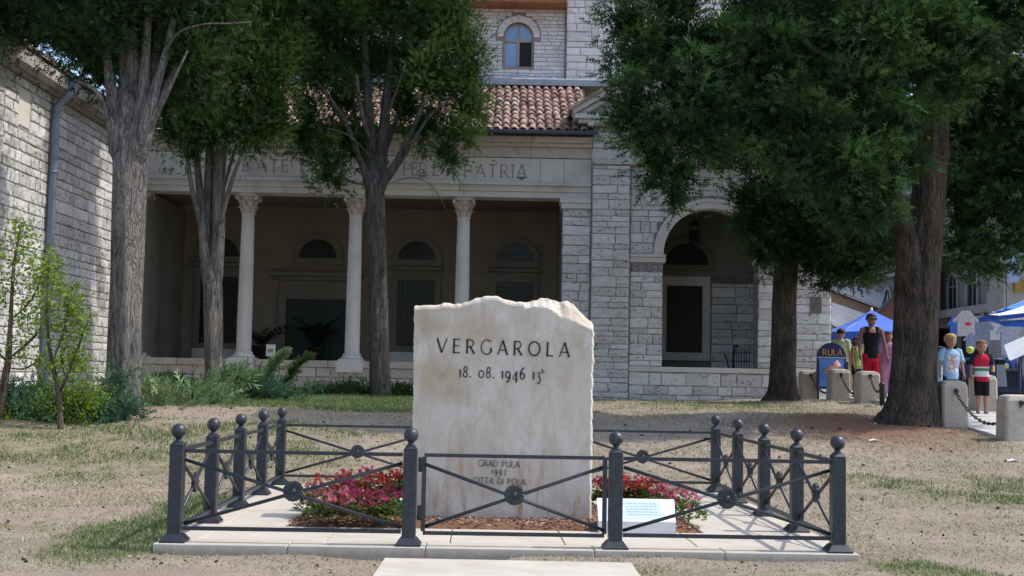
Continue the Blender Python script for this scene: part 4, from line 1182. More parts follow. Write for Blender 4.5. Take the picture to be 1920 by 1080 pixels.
# ================================================================== plaque stone
def build_plaque():
    Yf, Yb = 9.42, 9.86
    fl, fr_ = P(1122, 998, Yf), P(1267, 1000, Yf)
    zf = P(1195, 978, Yf).z; bl, br = P(1119, 934, Yb), P(1257, 937, Yb); zb = P(1190, 935, Yb).z
    t = thing('plaque_stone', 'low white slanted stone plaque with a pale blue printed text and emblem', 'plaque', ((fl.x+fr_.x)/2, Yf, 0))
    m_ = MB(); m_.add([(fl.x,Yf,-.02),(fr_.x,Yf,-.02),(br.x+.03,Yb,-.02),(bl.x,Yb,-.02),(fl.x,Yf,zf),(fr_.x,Yf,zf),(br.x+.03,Yb,zb),(bl.x,Yb,zb)], [(3,2,1,0),(4,5,6,7),(0,1,5,4),(1,2,6,5),(2,3,7,6),(3,0,4,7)])
    M_w = plain('white_marble', (.62, .62, .635), .5, .3, var=.06, scale=8)
    m_.build('block', M_w, t)
    fx = Vector((1, 0, 0)); up = Vector((0, Yb-Yf, zb-zf)); H = up.length; up.normalize(); nr = fx.cross(up)
    o0 = Vector((fl.x, Yf, zf)); W_ = fr_.x-fl.x
    def pt(a, b, h=.003): return o0+fx*a*W_+up*b*H+nr*h
    def quad(a0, b0, a1, b1, h): m2.add([pt(a0, b0, h), pt(a1, b0, h), pt(a1, b1, h), pt(a0, b1, h), pt(a0, b0, .0005), pt(a1, b0, .0005), pt(a1, b1, .0005), pt(a0, b1, .0005)], [(0,1,2,3),(0,4,5,1),(1,5,6,2),(2,6,7,3),(3,7,4,0)])
    m2 = MB(); quad(.10, .10, .86, .90, .0025); m2.build('panel', plain('pale_blue_print', (.46, .57, .70), .4, .3, var=.06), t)
    m2 = MB(); n = 22; c = pt(.28, .55, .0045)
    m2.add([c+fx*.062*math.cos(2*math.pi*i/n)+up*.062*math.sin(2*math.pi*i/n) for i in range(n)]+[c-nr*.002+fx*.062*math.cos(2*math.pi*i/n)+up*.062*math.sin(2*math.pi*i/n) for i in range(n)], [tuple(range(n))]+[(i, i+n, (i+1) % n+n, (i+1) % n) for i in range(n)])
    em = m2.build('emblem', plain('emblem_white', (.78, .80, .84), .5, .3), t)
    m2 = MB(); c = pt(.28, .52, .006)
    m2.add([c+fx*x+up*y for x, y in ((-.045, -.02), (.0, -.03), (.045, -.02), (.03, .0), (.012, .002), (.012, .025), (-.012, .03), (-.014, .004), (-.04, .0))], [tuple(range(9))])
    m2.build('emblem_mark', plain('emblem_blue', (.16, .28, .46), .5, .3), em)
    r_ = random.Random(3)
    for b in (.76, .64, .52, .40, .28):      # unreadable printed lines
        m2 = MB(); a = .40
        while a < .80:
            w_ = r_.uniform(.02, .07); quad(a, b-.014, min(a+w_, .82), b+.014, .0042); a += w_+.012
        m2.build('text_line', plain('print_grey_blue', (.27, .35, .46), .5, .3), t)
build_plaque()

# ================================================================== flowers
def build_flowers():
    M_gl = m_leaf('begonia_leaf', (.05, .10, .025), (.13, .21, .05), .25); M_rl = m_leaf('begonia_bronze_leaf', (.09, .05, .03), (.10, .12, .04), .2)
    cols = {'red': ((.26, .010, .02), (.42, .035, .05)), 'magenta': ((.22, .010, .06), (.38, .045, .13)), 'pink': ((.38, .07, .12), (.52, .18, .23))}
    MP = {}
    for k, (a, b) in cols.items(): MP[k] = m_leaf(k+'_petal', a, b, .25)
    def foliage(r_, m_):
        V = []; T = []; ti = []
        for i in range(120):
            a = r_.uniform(0, 6.283); q = math.sqrt(r_.random())*.15; h = .02+.15*(1-(q/.17)**2)*r_.uniform(.3, 1)
            c = Vector((q*math.cos(a), q*math.sin(a), h)); d = Vector((math.cos(a+r_.uniform(-1, 1)), math.sin(a+r_.uniform(-1, 1)), r_.uniform(-.1, .8))).normalized()
            s = d.cross(Vector((r_.uniform(-.3, .3), r_.uniform(-.3, .3), 1))).normalized(); L = r_.uniform(.035, .065); b = len(V)
            nrm = s.cross(d)
            V += [c, c+d*L*.45+s*L*.42+nrm*.006, c+d*L*1.05, c+d*L*.45-s*L*.42+nrm*.006]; T += [(b, b+1, b+2), (b, b+2, b+3)]; x = r_.random(); ti += [x]*4
        return tri_mesh('foliage', np.array([tuple(v) for v in V]), np.array(T), m_, attrs={'tint': np.array(ti)})
    def blossoms(r_, m_, n=56):
        V = []; T = []; ti = []
        heads = []
        for i in range(n//4):
            a = r_.uniform(0, 6.283); q = math.sqrt(r_.random())*.15; heads.append((q*math.cos(a), q*math.sin(a), .09+.12*(1-(q/.18)**2)+r_.uniform(-.02, .03)))
        for h in heads:
            for e in range(5):
                c = Vector(h)+Vector((r_.gauss(0, .014), r_.gauss(0, .014), r_.gauss(0, .01)))
                nrm = Vector((r_.uniform(-.8, .8), r_.uniform(-1.2, .4), r_.uniform(.3, 1))).normalized(); u_ = nrm.cross(Vector((.3, .2, 1))).normalized(); w_ = nrm.cross(u_)
                x = r_.random()
                for p in range(4):
                    an = p*math.pi/2+.4; d = u_*math.cos(an)+w_*math.sin(an); s = nrm.cross(d); L = r_.uniform(.012, .019); b = len(V)
                    V += [c, c+d*L*.7+s*L*.5+nrm*.003, c+d*L*1.05+nrm*.005, c+d*L*.7-s*L*.5+nrm*.003]; T += [(b, b+1, b+2), (b, b+2, b+3)]; ti += [x*.7, x, x, x]
        return tri_mesh('blossoms', np.array([tuple(v) for v in V]), np.array(T), m_, attrs={'tint': np.array(ti)})
    r_ = random.Random(21)
    fol = [foliage(r_, M_gl), foliage(r_, M_gl), foliage(r_, M_rl)]
    blo = {k: [blossoms(r_, MP[k]) for _ in range(3)] for k in cols}
    left = [(605,979,'pink'),(632,983,'pink'),(660,984,'magenta'),(590,966,'pink'),(715,981,'magenta'),(742,984,'magenta'),(628,962,'red'),(665,958,'magenta'),(693,975,'magenta'),(600,952,'red'),(640,940,'red'),(680,935,'magenta'),(715,958,'magenta'),(745,965,'magenta'),(725,932,'red'),(752,942,'magenta'),(660,921,'red'),(700,918,'red'),(740,916,'red'),(762,925,'magenta')]
    right = [(1188,935,'red'),(1166,932,'red'),(1215,940,'red'),(1232,948,'pink'),(1250,957,'magenta'),(1272,966,'pink'),(1288,982,'pink'),(1140,936,'red'),(1120,946,'magenta'),(1145,922,'red'),(1195,922,'red')]
    for grp, spots, lab in (('flowers left of the stone', left, 'flowering begonia in the bed left of the stone'), ('flowers right of the stone', right, 'flowering begonia in the bed right of the stone')):
        nth = ('first', 'second', 'third', 'fourth', 'fifth', 'sixth', 'seventh'); side = grp.split()[1]
        order = sorted(spots, key=lambda q: -q[1]); rows = [sorted(order[i*len(order)//3:(i+1)*len(order)//3]) for i in range(3)]
        where = {q: nth[r_w.index(q)]+' from the left in the '+nm_ for r_w, nm_ in zip(rows, ('front row', 'middle row', 'back row')) for q in r_w}
        for u, v, c in spots:
            lo = None
            for Y in np.arange(9.3, 11.6, .02):
                p = P(u, v, Y)
                if p.z <= .02: lo = p; break
            if lo is None: lo = P(u, v, 11.2)
            s = r_.uniform(.9, 1.15)
            word = {'red': 'red', 'pink': 'pale pink', 'magenta': 'magenta'}[c]
            t = thing('flowering_plant', '%s begonia, %s %s of the stone' % (word, where[(u, v, c)], side), 'flower', (lo.x, lo.y, .015), grp)
            for nm, me in (('foliage', fol[r_.randrange(2)] if r_.random() < .6 else fol[2]), ('blossoms', r_.choice(blo[c]))):
                put(nm, me, t, (lo.x, lo.y, .015), r_.uniform(0, 6.28), (s, s, s*1.12))
build_flowers()

# ================================================================== greenery
def unit(a): return a/np.maximum(np.linalg.norm(a, axis=-1, keepdims=True), 1e-9)
def fronds(c, d, L, tint, r_, pairs=3, wid=.07, reach=.34, curl=.12):
    """feathery sprays: one long blade and pairs of side blades, as slim triangles"""
    n = len(c); d = unit(d); s = unit(np.cross(d, r_.normal(size=(n, 3)))); nn = np.cross(s, d); L = L[:, None]
    tris = [np.stack([c-s*L*wid, c+s*L*wid, c+d*L+nn*L*curl*.5], 1)]
    ts = np.linspace(.05, .62, pairs)
    for t_ in ts:
        rc = reach*(1.1-t_*.8)
        for sg in (-1, 1):
            b = c+d*L*t_; jit = r_.uniform(.75, 1.25, (n, 1))
            tip = b+d*L*.30*jit+s*sg*L*rc*jit+nn*L*curl*r_.uniform(-1, 1, (n, 1))
            tris.append(np.stack([b-d*L*wid*1.1, b+d*L*wid*1.4, tip], 1))
    V = np.stack(tris, 1)                                  # n, blades, 3, 3
    k = V.shape[1]
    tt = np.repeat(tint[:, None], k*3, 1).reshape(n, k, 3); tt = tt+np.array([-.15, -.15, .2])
    V = V.reshape(-1, 3); T = np.arange(len(V)).reshape(-1, 3)
    return V, T, np.clip(tt.reshape(-1), 0, 1)
def blob_fronds(cen, rad, dens, L, r_, up=.35, rnd=.45, clus=20, tint=(.15, .5), flat=.75, sweep=(0, 0, 0)):
    """sprays on a lumpy ellipsoid: tight tufts near its surface with gaps between, pointing outwards"""
    rad = np.array(rad); n = max(30, int(dens*(rad[0]*rad[2])))
    K = max(7, int(clus*rad[0]*rad[2])+6)
    cd = unit(r_.normal(size=(K, 3))); cr = .66+.42*r_.random(K)**.7; ct = r_.random(K)**1.7
    wgt = .4+r_.random(K); i = r_.choice(K, n, p=wgt/wgt.sum())
    sg = (.145/np.maximum(rad, .2))*(.55+.75*r_.random((K, 1))[i])
    off = r_.normal(size=(n, 3))*sg*np.array([1.12, 1.12, flat])
    q = cd[i]*cr[i][:, None]+off
    inner = r_.random(n) < .30
    q[inner] = unit(r_.normal(size=(inner.sum(), 3)))*(r_.random((inner.sum(), 1))**.5*.62)
    c = np.array(cen)+q*rad
    d = unit(cd[i]*.55+off/np.maximum(sg, .01)*.55+np.array([0, 0, up])+np.array(sweep)+r_.normal(size=(n, 3))*rnd)
    Ls = L*r_.uniform(.5, 1.15, n); Ls[inner] *= 1.5
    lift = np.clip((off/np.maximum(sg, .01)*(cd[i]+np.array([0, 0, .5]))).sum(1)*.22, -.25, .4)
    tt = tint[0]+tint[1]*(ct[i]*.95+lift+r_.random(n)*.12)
    tt[inner] = tint[0]*.3  # inner sprays coloured darker: shade inside the crown put into the tint
    return c, d, Ls, np.clip(tt, 0, 1)
def crown(name, blobs, m_, parent, r_, L=.24, dens=1500, pairs=3, wid=.07, **kw):
    cs, ds, Ls, ts = [], [], [], []
    for cen, rad, k in blobs:
        a = blob_fronds(cen, rad, dens*k, L*(1 if k >= .7 else 1.5), r_, **kw)
        for lst, x in zip((cs, ds, Ls, ts), a): lst.append(x)
    V, T, t_ = fronds(np.concatenate(cs), np.concatenate(ds), np.concatenate(Ls), np.concatenate(ts), r_, pairs, wid)
    me = tri_mesh(name, V, T, m_, wloc(parent), {'tint': t_})
    o = bpy.data.objects.new(name, me); link(o, parent); return o
def pb(u, v, Y, ru, rv=None, rd=None, k=1.0):
    """crown lump seen at pixel (u, v), radii in pixels at its depth"""
    p = P(u, v, Y); s = Y/F; rv = rv or ru
    return ((p.x, p.y, p.z), (ru*s, (rd or ru)*s, rv*s), k)
def path(pts, Y):
    """(u, v, radius px, depth offset) -> points and radii"""
    out = []; rad = []
    for u, v, r_, dy in pts: out.append(P(u, v, Y+dy)); rad.append(r_*(Y+dy)/F)
    return out, rad
def refine(pts, rad, k):
    """smooth interpolation of a path"""
    if len(pts) < 3: return pts, rad
    P3 = [pts[0]]+list(pts)+[pts[-1]]; o = []; rr = []
    for i in range(len(pts)-1):
        p0_, p1_, p2_, p3_ = P3[i], P3[i+1], P3[i+2], P3[i+3]
        for q in range(k):
            t_ = q/k; o.append(.5*((2*p1_)+(p2_-p0_)*t_+(2*p0_-5*p1_+4*p2_-p3_)*t_*t_+(3*p1_-p0_-3*p2_+p3_)*t_**3)); rr.append(rad[i]*(1-t_)+rad[i+1]*t_)
    return o+[pts[-1]], rr+[rad[-1]]
def trunk(parent, name, pts, Y, m_, n=22, flute=.10, k=6, seed=0):
    if name == 'limb': u_, v_, q_, d_ = pts[0]; pts = [(u_, v_, q_*.4, d_+.14)]+list(pts[1:])
    p, r_ = path(pts, Y); p, r_ = refine(p, r_, k); q = random.Random(seed); ph = [q.uniform(0, 6.28) for _ in range(6)]
    def mod(i, a): return 1+flute*(.5*math.sin(3*a+ph[0]+i*.05)+.4*math.sin(5*a+ph[1]-i*.08)+.35*math.sin(9*a+ph[2]+i*.12)+.25*math.sin(13*a+ph[3]-i*.2))+(max(0, 1-i/11)**2*.22*math.sin(5*a+ph[4]) if name == 'trunk' and n > 20 else 0)
    return MB().tube(p, r_, n, mod=mod).build(name, m_, parent)
def base_at(u, v, Y):
    p = P(u, v, Y); return Vector((p.x, Y, gzf(p.x, Y)))
def build_trees():
    r_ = np.random.default_rng(42)
    # --- left big cypress
    Y = 19.5; t = thing('cypress_tree', 'thick grey trunked cypress nearest the left building with fanning limbs', 'tree', base_at(236, 760, Y))
    tr = trunk(t, 'trunk', [(232,778,42,0),(232,750,32,0),(232,700,30,0),(234,600,29.5,0),(238,480,30,0),(241,360,31,0),(243,300,32,0),(244,240,33,.05),(246,180,22,.1),(248,120,13,.1),(250,40,9,.1),(250,-80,6,.1)], Y, M_bark_grey, 34, .10, 8, 1)
    for i, pts in enumerate(([(236,330,24,-.08),(228,280,23,-.1),(220,230,19,-.1),(211,180,12,-.1),(202,120,8,-.1),(192,50,5.5,-.2),(182,-50,4,-.2)], [(240,260,22,-.15),(238,200,19,-.15),(232,140,9,.1),(228,60,6,.1),(222,-60,4,.1)],
                             [(250,340,25,-.06),(258,280,23,-.08),(264,225,16,-.1),(270,150,11,-.1),(276,70,8,-.1),(280,-60,6,-.1)], [(256,320,20,-.1),(268,260,18,-.14),(284,190,11,-.2),(302,130,8,-.2),(322,50,6,-.2),(336,-60,4,-.2)],
                             [(262,300,15,.12),(278,240,10,.2),(304,175,7,.3),(340,110,5,.3),(370,60,4,.4)], [(228,300,14,-.1),(214,250,9,-.2),(198,210,6,-.3),(180,170,4,-.4),(140,150,2.5,-.5)],
                             [(262,230,12,.3),(290,120,8,.3),(300,30,6,.3),(310,-60,4,.3)], [(302,120,3.2,-.3),(330,65,2.2,-.5),(380,46,1.7,-.7),(430,44,1.3,-.8),(472,41,.9,-.9)],
                             [(268,280,8,-.2),(300,205,4,-.3),(330,140,3,-.4),(352,95,2,-.4)])):
        trunk(t, 'limb', pts, Y, M_bark_grey, 14, .08, 5, i)
    bl = [pb(190,70,Y-.6,42,60), pb(226,115,Y+.9,26,45), pb(200,10,Y-.6,50,40), pb(252,20,Y-.5,30,30,None,.7), pb(330,10,Y-.4,45,40), pb(355,90,Y+.2,45,50), pb(300,110,Y+.7,45,55), pb(-40,0,Y,85,70), pb(20,15,Y-.3,75,60), pb(80,38,Y-.4,75,60), pb(130,70,Y-.2,58,52), pb(172,112,Y+.2,42,45), pb(150,30,Y,90,80), pb(60,62,Y+.4,55,36), pb(195,150,Y+.8,26,24,None,.8),
          pb(200,40,Y+1.1,80,90), pb(270,40,Y+1.3,90,100), pb(330,80,Y+1.2,60,70), pb(350,10,Y+.7,80,80), pb(380,140,Y+1.2,40,45), pb(310,150,Y+1.3,45,45),
          pb(400,40,Y+.8,55,60), pb(10,-60,Y,150,100,None,.5), pb(180,-90,Y-.5,150,100,None,.5), pb(340,-110,Y,140,120,None,.5), pb(240,-250,Y,190,150,None,.4), pb(240,-420,Y,140,130,None,.4), pb(240,-580,Y,80,110,None,.4)]
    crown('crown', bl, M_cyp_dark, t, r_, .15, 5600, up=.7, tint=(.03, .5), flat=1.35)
    # --- second tree
    Y = 24.5; t = thing('cypress_tree', 'grey cypress splitting into several stems left of the first column', 'tree', base_at(400, 755, Y))
    trunk(t, 'trunk', [(401,770,24,0),(401,735,18,0),(401,690,16,0),(400,620,17,0),(399,560,18,0),(398,515,16,0),(398,480,11,.06),(398,455,6,.1),(398,430,2,.12)], Y, M_bark_grey, 26, .13, 7, 4)
    for i, pts in enumerate(([(395,590,13,.0),(386,500,10,-.04),(380,420,8,0),(375,360,7,0),(368,290,6,0),(364,220,5,0),(358,120,4,0)], [(397,560,12,.1),(391,470,9,.1),(389,400,8,.1),(391,330,8,.1),(394,250,8,.1),(398,150,7,.1),(402,-40,5,.1)],
                             [(402,600,14,0),(406,510,13,-.02),(410,430,12,0),(411,350,12,0),(415,270,11,0),(420,190,9,0),(428,60,7,0),(432,-120,5,0)], [(380,450,6,-.02),(371,400,5,-.1),(361,360,4.5,-.2),(352,300,4,-.2),(346,240,3,-.2)],
                             [(409,460,7,-.02),(415,410,5,-.08),(426,370,4.5,-.1),(438,330,4,-.2),(453,290,3.2,-.2),(470,230,2.5,-.2)], [(416,370,4,0),(430,315,3,.1),(444,270,2.4,.1)])):
        trunk(t, 'limb', pts, Y, M_bark_grey, 12, .08, 5, 20+i)
    bl = [pb(505,50,Y,55,70), pb(525,120,Y,38,50), pb(505,190,Y,45,45), pb(525,215,Y-.2,26,40), pb(470,120,Y-.3,60,70), pb(450,210,Y-.1,50,45), pb(440,242,Y-.3,42,30), pb(487,242,Y,38,28), pb(476,270,Y-.2,24,15),
          pb(400,250,Y+.3,45,40), pb(350,205,Y,50,45), pb(325,240,Y,38,36), pb(365,262,Y-.1,35,25), pb(360,290,Y-.2,22,18), pb(415,130,Y+.5,60,70), pb(360,130,Y+.6,60,60), pb(310,200,Y+.4,35,40), pb(545,40,Y,26,70), pb(540,100,Y,22,40), pb(548,-20,Y,25,50),
          pb(460,10,Y-.2,75,70), pb(480,-100,Y,90,90,None,.5), pb(400,-80,Y,100,100,None,.5), pb(440,-240,Y,110,120,None,.4), pb(440,-400,Y,70,120,None,.4)]
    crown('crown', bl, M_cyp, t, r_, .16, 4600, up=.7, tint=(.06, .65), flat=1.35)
    # --- third tree
    Y = 25.5; t = thing('cypress_tree', 'dark cypress with an open twiggy crown in front of the tile roof', 'tree', base_at(711, 745, Y))
    trunk(t, 'trunk', [(712,768,25,0),(712,735,20,0),(711,690,19,0),(710,620,18,0),(709,540,17,0),(706,460,17,0),(704,390,18,0),(703,350,18,0),(704,315,12,.05),(704,280,5,.08),(704,250,2,.1)], Y, M_bark_mid, 26, .12, 7, 9)
    for i, pts in enumerate(([(702,410,14,.05),(699,345,13,-.02),(696,280,11,0),(690,190,9,0),(684,80,7,0),(680,-60,5,0)], [(706,410,14,.05),(712,340,13,.02),(717,270,11,.1),(724,190,9,.1),(735,80,7,.1),(740,-80,5,.1)], [(708,400,12,.0),(718,345,9,-.12),(745,300,6,-.2),(770,250,5,-.3),(795,190,4,-.3),(815,120,3,-.3)],
                             [(701,395,12,.0),(692,345,9,-.12),(672,290,6,-.2),(648,230,5,-.3),(615,180,4,-.4),(590,150,3,-.4)], [(722,350,4,-.2),(760,290,3.5,-.3),(800,225,3,-.4),(835,190,2,-.4)], [(690,335,5,.1),(670,240,4,.2),(655,150,3.5,.2),(640,60,3,.2)],
                             [(714,310,7,.2),(745,220,5,.3),(770,130,4,.3),(780,40,3,.3)], [(690,345,3,-.3),(665,343,2.4,-.4),(645,330,2,-.5),(636,300,1.6,-.5)], [(705,290,5,-.3),(680,220,4,-.5),(668,140,3,-.5)],
                             [(728,345,1.2,-.3),(770,333,.9,-.5),(805,345,.75,-.6),(826,372,.6,-.6),(838,398,.5,-.6)], [(700,300,3,-.3),(655,255,2,-.6),(610,240,1.6,-.7)], [(706,260,3,-.4),(740,180,2.4,-.6),(760,120,2,-.7)])):
        trunk(t, 'limb', pts, Y, M_bark_mid, 10, .05, 5, 40+i)
    bl = [pb(640,30,Y,90,70), pb(600,70,Y,55,60), pb(590,140,Y,45,45), pb(575,215,Y,30,50), pb(600,255,Y-.2,40,40), pb(590,285,Y,35,25), pb(625,300,Y-.2,35,25), pb(612,330,Y-.2,20,22), pb(632,345,Y-.3,12,16), pb(660,270,Y+.2,38,38,None,.6),
          pb(730,20,Y+.2,80,70), pb(800,40,Y,70,65), pb(850,30,Y,50,50), pb(868,85,Y,40,40), pb(880,140,Y,34,40), pb(875,200,Y,36,40), pb(850,250,Y-.2,34,32), pb(835,285,Y-.2,26,26), pb(845,300,Y-.3,18,14), pb(820,150,Y-.2,60,60), pb(800,230,Y,45,40,None,.8),
          pb(700,110,Y+.4,70,50,None,.7), pb(770,120,Y+.3,55,55), pb(650,120,Y+.2,55,55), pb(640,190,Y+.2,45,40,None,.7), pb(760,190,Y+.4,40,40,None,.5), pb(560,260,Y,22,30), pb(565,20,Y+.2,40,80),
          pb(640,-80,Y,100,80,None,.5), pb(780,-80,Y,110,80,None,.5), pb(720,-220,Y,130,120,None,.4), pb(720,-380,Y,90,110,None,.4), pb(720,-500,Y,50,80,None,.4)]
    crown('crown', bl, M_cyp, t, r_, .16, 4400, up=.5, tint=(.04, .6), flat=1.2)
    # --- fourth tree, behind at the right
    Y = 26.2; t = thing('cypress_tree', 'dark straight cypress with a knot on its trunk beside the arch', 'tree', base_at(1468, 758, Y))
    trunk(t, 'trunk', [(1468,775,56,0),(1467,758,42,0),(1468,735,28,0),(1469,690,23.5,0),(1471,640,22.5,0),(1472,560,21.5,0),(1476,480,21.5,0),(1482,380,23,0),(1490,200,19,0),(1495,0,15,0),(1500,-200,10,0)], Y, M_bark_dark, 26, .09, 6, 14)
    p = P(1476, 638, Y-.3); MB().lathe((p.x, p.y+.12, p.z), [(.22, -.02), (.19, .04), (.12, .06), (.08, .04), (.02, .03)], 14, axis='y').build('knot', M_bark_dark, t)
    bl = [pb(1425,430,Y-.6,48,55), pb(1450,400,Y-.5,60,60), pb(1440,480,Y-.6,40,35), pb(1500,470,Y-.7,60,45), pb(1540,500,Y-.5,50,28), pb(1580,470,Y-.5,60,55), pb(1630,450,Y-.4,60,50), pb(1655,470,Y,40,35), pb(1600,505,Y-.3,40,25), pb(1545,420,Y-.8,70,60), pb(1480,340,Y-.6,80,60), pb(1580,370,Y-.6,90,70), pb(1400,370,Y-.3,34,34),
          pb(1650,380,Y-.4,60,60), pb(1545,535,Y-.6,16,22), pb(1690,440,Y+.3,40,50), pb(1500,250,Y,120,90,None,.6), pb(1620,260,Y,110,90,None,.6), pb(1420,200,Y+.3,80,90,None,.5), pb(1500,80,Y,150,110,None,.45), pb(1640,100,Y,110,110,None,.45), pb(1560,-120,Y,150,130,None,.4), pb(1540,-320,Y,110,130,None,.4)]
    crown('crown', bl, M_cyp_dark, t, r_, .20, 2600, up=.0, tint=(.02, .4))
    # --- the great one at the right
    Y = 18.9; t = thing('cypress_tree', 'largest tree at the right with a thick brown forked trunk and wide dark crown', 'tree', base_at(1706, 792, Y))
    trunk(t, 'trunk', [(1706,812,74,0),(1706,796,60,0),(1709,778,52,0),(1712,740,44,0),(1716,680,40,0),(1719,600,40,0),(1722,530,40,0),(1730,460,37,0),(1741,380,31,0),(1748,280,30,0),(1752,150,26,0),(1756,0,22,0),(1760,-200,15,0)], Y, M_bark_dark, 34, .09, 7, 15)
    for i, pts in enumerate(([(1718,610,34,.0),(1711,540,27,-.12),(1703,470,22,-.25),(1692,410,18,-.35),(1672,350,14,-.5),(1630,280,11,-.8),(1560,210,8,-1.2)], [(1745,330,15,-.2),(1690,230,11,-.6),(1610,140,8,-1.0),(1520,90,6,-1.3)],
                             [(1750,260,9,.4),(1800,180,6,.8),(1850,110,5,.9),(1920,60,4,.9)], [(1750,150,12,-.3),(1700,60,9,-.7),(1600,0,7,-1)], [(1746,300,9,.3),(1800,260,6,.5),(1870,240,5,.6)],
                             [(1700,430,10,.3),(1600,330,7,.3),(1480,260,5,.2),(1350,220,4,0)], [(1752,210,5,-.6),(1800,120,3.5,-.9),(1850,60,2.5,-1),(1890,110,1.6,-1)])):
        trunk(t, 'limb', pts, Y, M_bark_dark, 12, .06, 5, 60+i)
    bl = [pb(1180,40,Y-.8,55,60), pb(1200,110,Y-1,55,50), pb(1190,200,Y-1.1,55,45), pb(1215,250,Y-1.2,60,45), pb(1235,300,Y-1.2,40,45), pb(1280,330,Y-1,38,40), pb(1262,365,Y-1.1,22,26), pb(1222,345,Y-1.2,18,24), pb(1300,250,Y-1.2,75,60), pb(1345,290,Y-1,55,45), pb(1280,170,Y-1.1,80,70), pb(1260,80,Y-.8,80,70), pb(1160,225,Y-1.2,24,20), pb(1400,250,Y-.9,65,55),
          pb(1360,180,Y-.9,85,75), pb(1350,80,Y-.7,90,80), pb(1450,120,Y-.9,95,80), pb(1440,210,Y-1.2,70,50), pb(1500,230,Y-1.5,70,50), pb(1480,285,Y-1.4,65,40), pb(1550,280,Y-1.5,75,50), pb(1530,330,Y-1.4,65,40), pb(1590,330,Y-1.4,70,50), pb(1620,390,Y-1.3,60,40), pb(1660,350,Y-1.2,40,50), pb(1580,400,Y-1,55,45), pb(1640,260,Y-1.2,80,70),
          pb(1560,170,Y-1.2,90,70), pb(1660,160,Y-1.1,90,80), pb(1540,50,Y-1,110,80), pb(1650,50,Y-1.2,110,80), pb(1730,120,Y-.9,60,70), pb(1690,220,Y-1,40,50), pb(1690,40,Y-1,80,80), pb(1420,20,Y-.7,90,70), pb(1260,0,Y-.6,80,60),
          pb(1800,40,Y+.2,90,80), pb(1880,60,Y+.3,90,90), pb(1830,160,Y+.8,80,70), pb(1900,200,Y+.6,90,80), pb(1820,260,Y+1,70,60), pb(1880,320,Y+.7,80,60), pb(1830,360,Y+1,70,60), pb(1900,400,Y+.6,65,55), pb(1810,425,Y+1.1,50,45), pb(1850,470,Y+.8,45,30), pb(1790,340,Y+1.3,50,60), pb(1950,300,Y+.4,90,100), pb(1810,480,Y+1,26,24), pb(1900,445,Y+.5,34,24),
          pb(1780,180,Y+1.2,60,80), pb(1790,80,Y+1.1,60,60), pb(1785,150,Y-1.1,55,50), pb(1765,60,Y-1.2,60,60), pb(1840,90,Y-1.0,55,50), pb(1715,300,Y-1.3,32,28), pb(1800,470,Y+.7,45,35), pb(1850,500,Y+.9,45,22), pb(1745,20,Y-1,60,60), pb(1860,130,Y+1,60,60), pb(1930,450,Y+.8,50,50), pb(1900,330,Y+1.2,60,60), pb(1300,-100,Y,130,90,None,.4), pb(1500,-110,Y-.5,160,110,None,.4), pb(1720,-100,Y-.6,170,120,None,.4), pb(1920,-80,Y,160,130,None,.4), pb(2050,120,Y,140,160,None,.4), pb(2030,320,Y+.3,100,110,None,.4), pb(1520,-300,Y,180,140,None,.35), pb(1760,-320,Y,220,160,None,.35), pb(1980,-290,Y,170,150,None,.35), pb(1700,-520,Y,200,150,None,.35), pb(1720,-680,Y,130,120,None,.35)]
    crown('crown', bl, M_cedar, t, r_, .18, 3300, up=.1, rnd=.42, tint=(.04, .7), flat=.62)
build_trees()

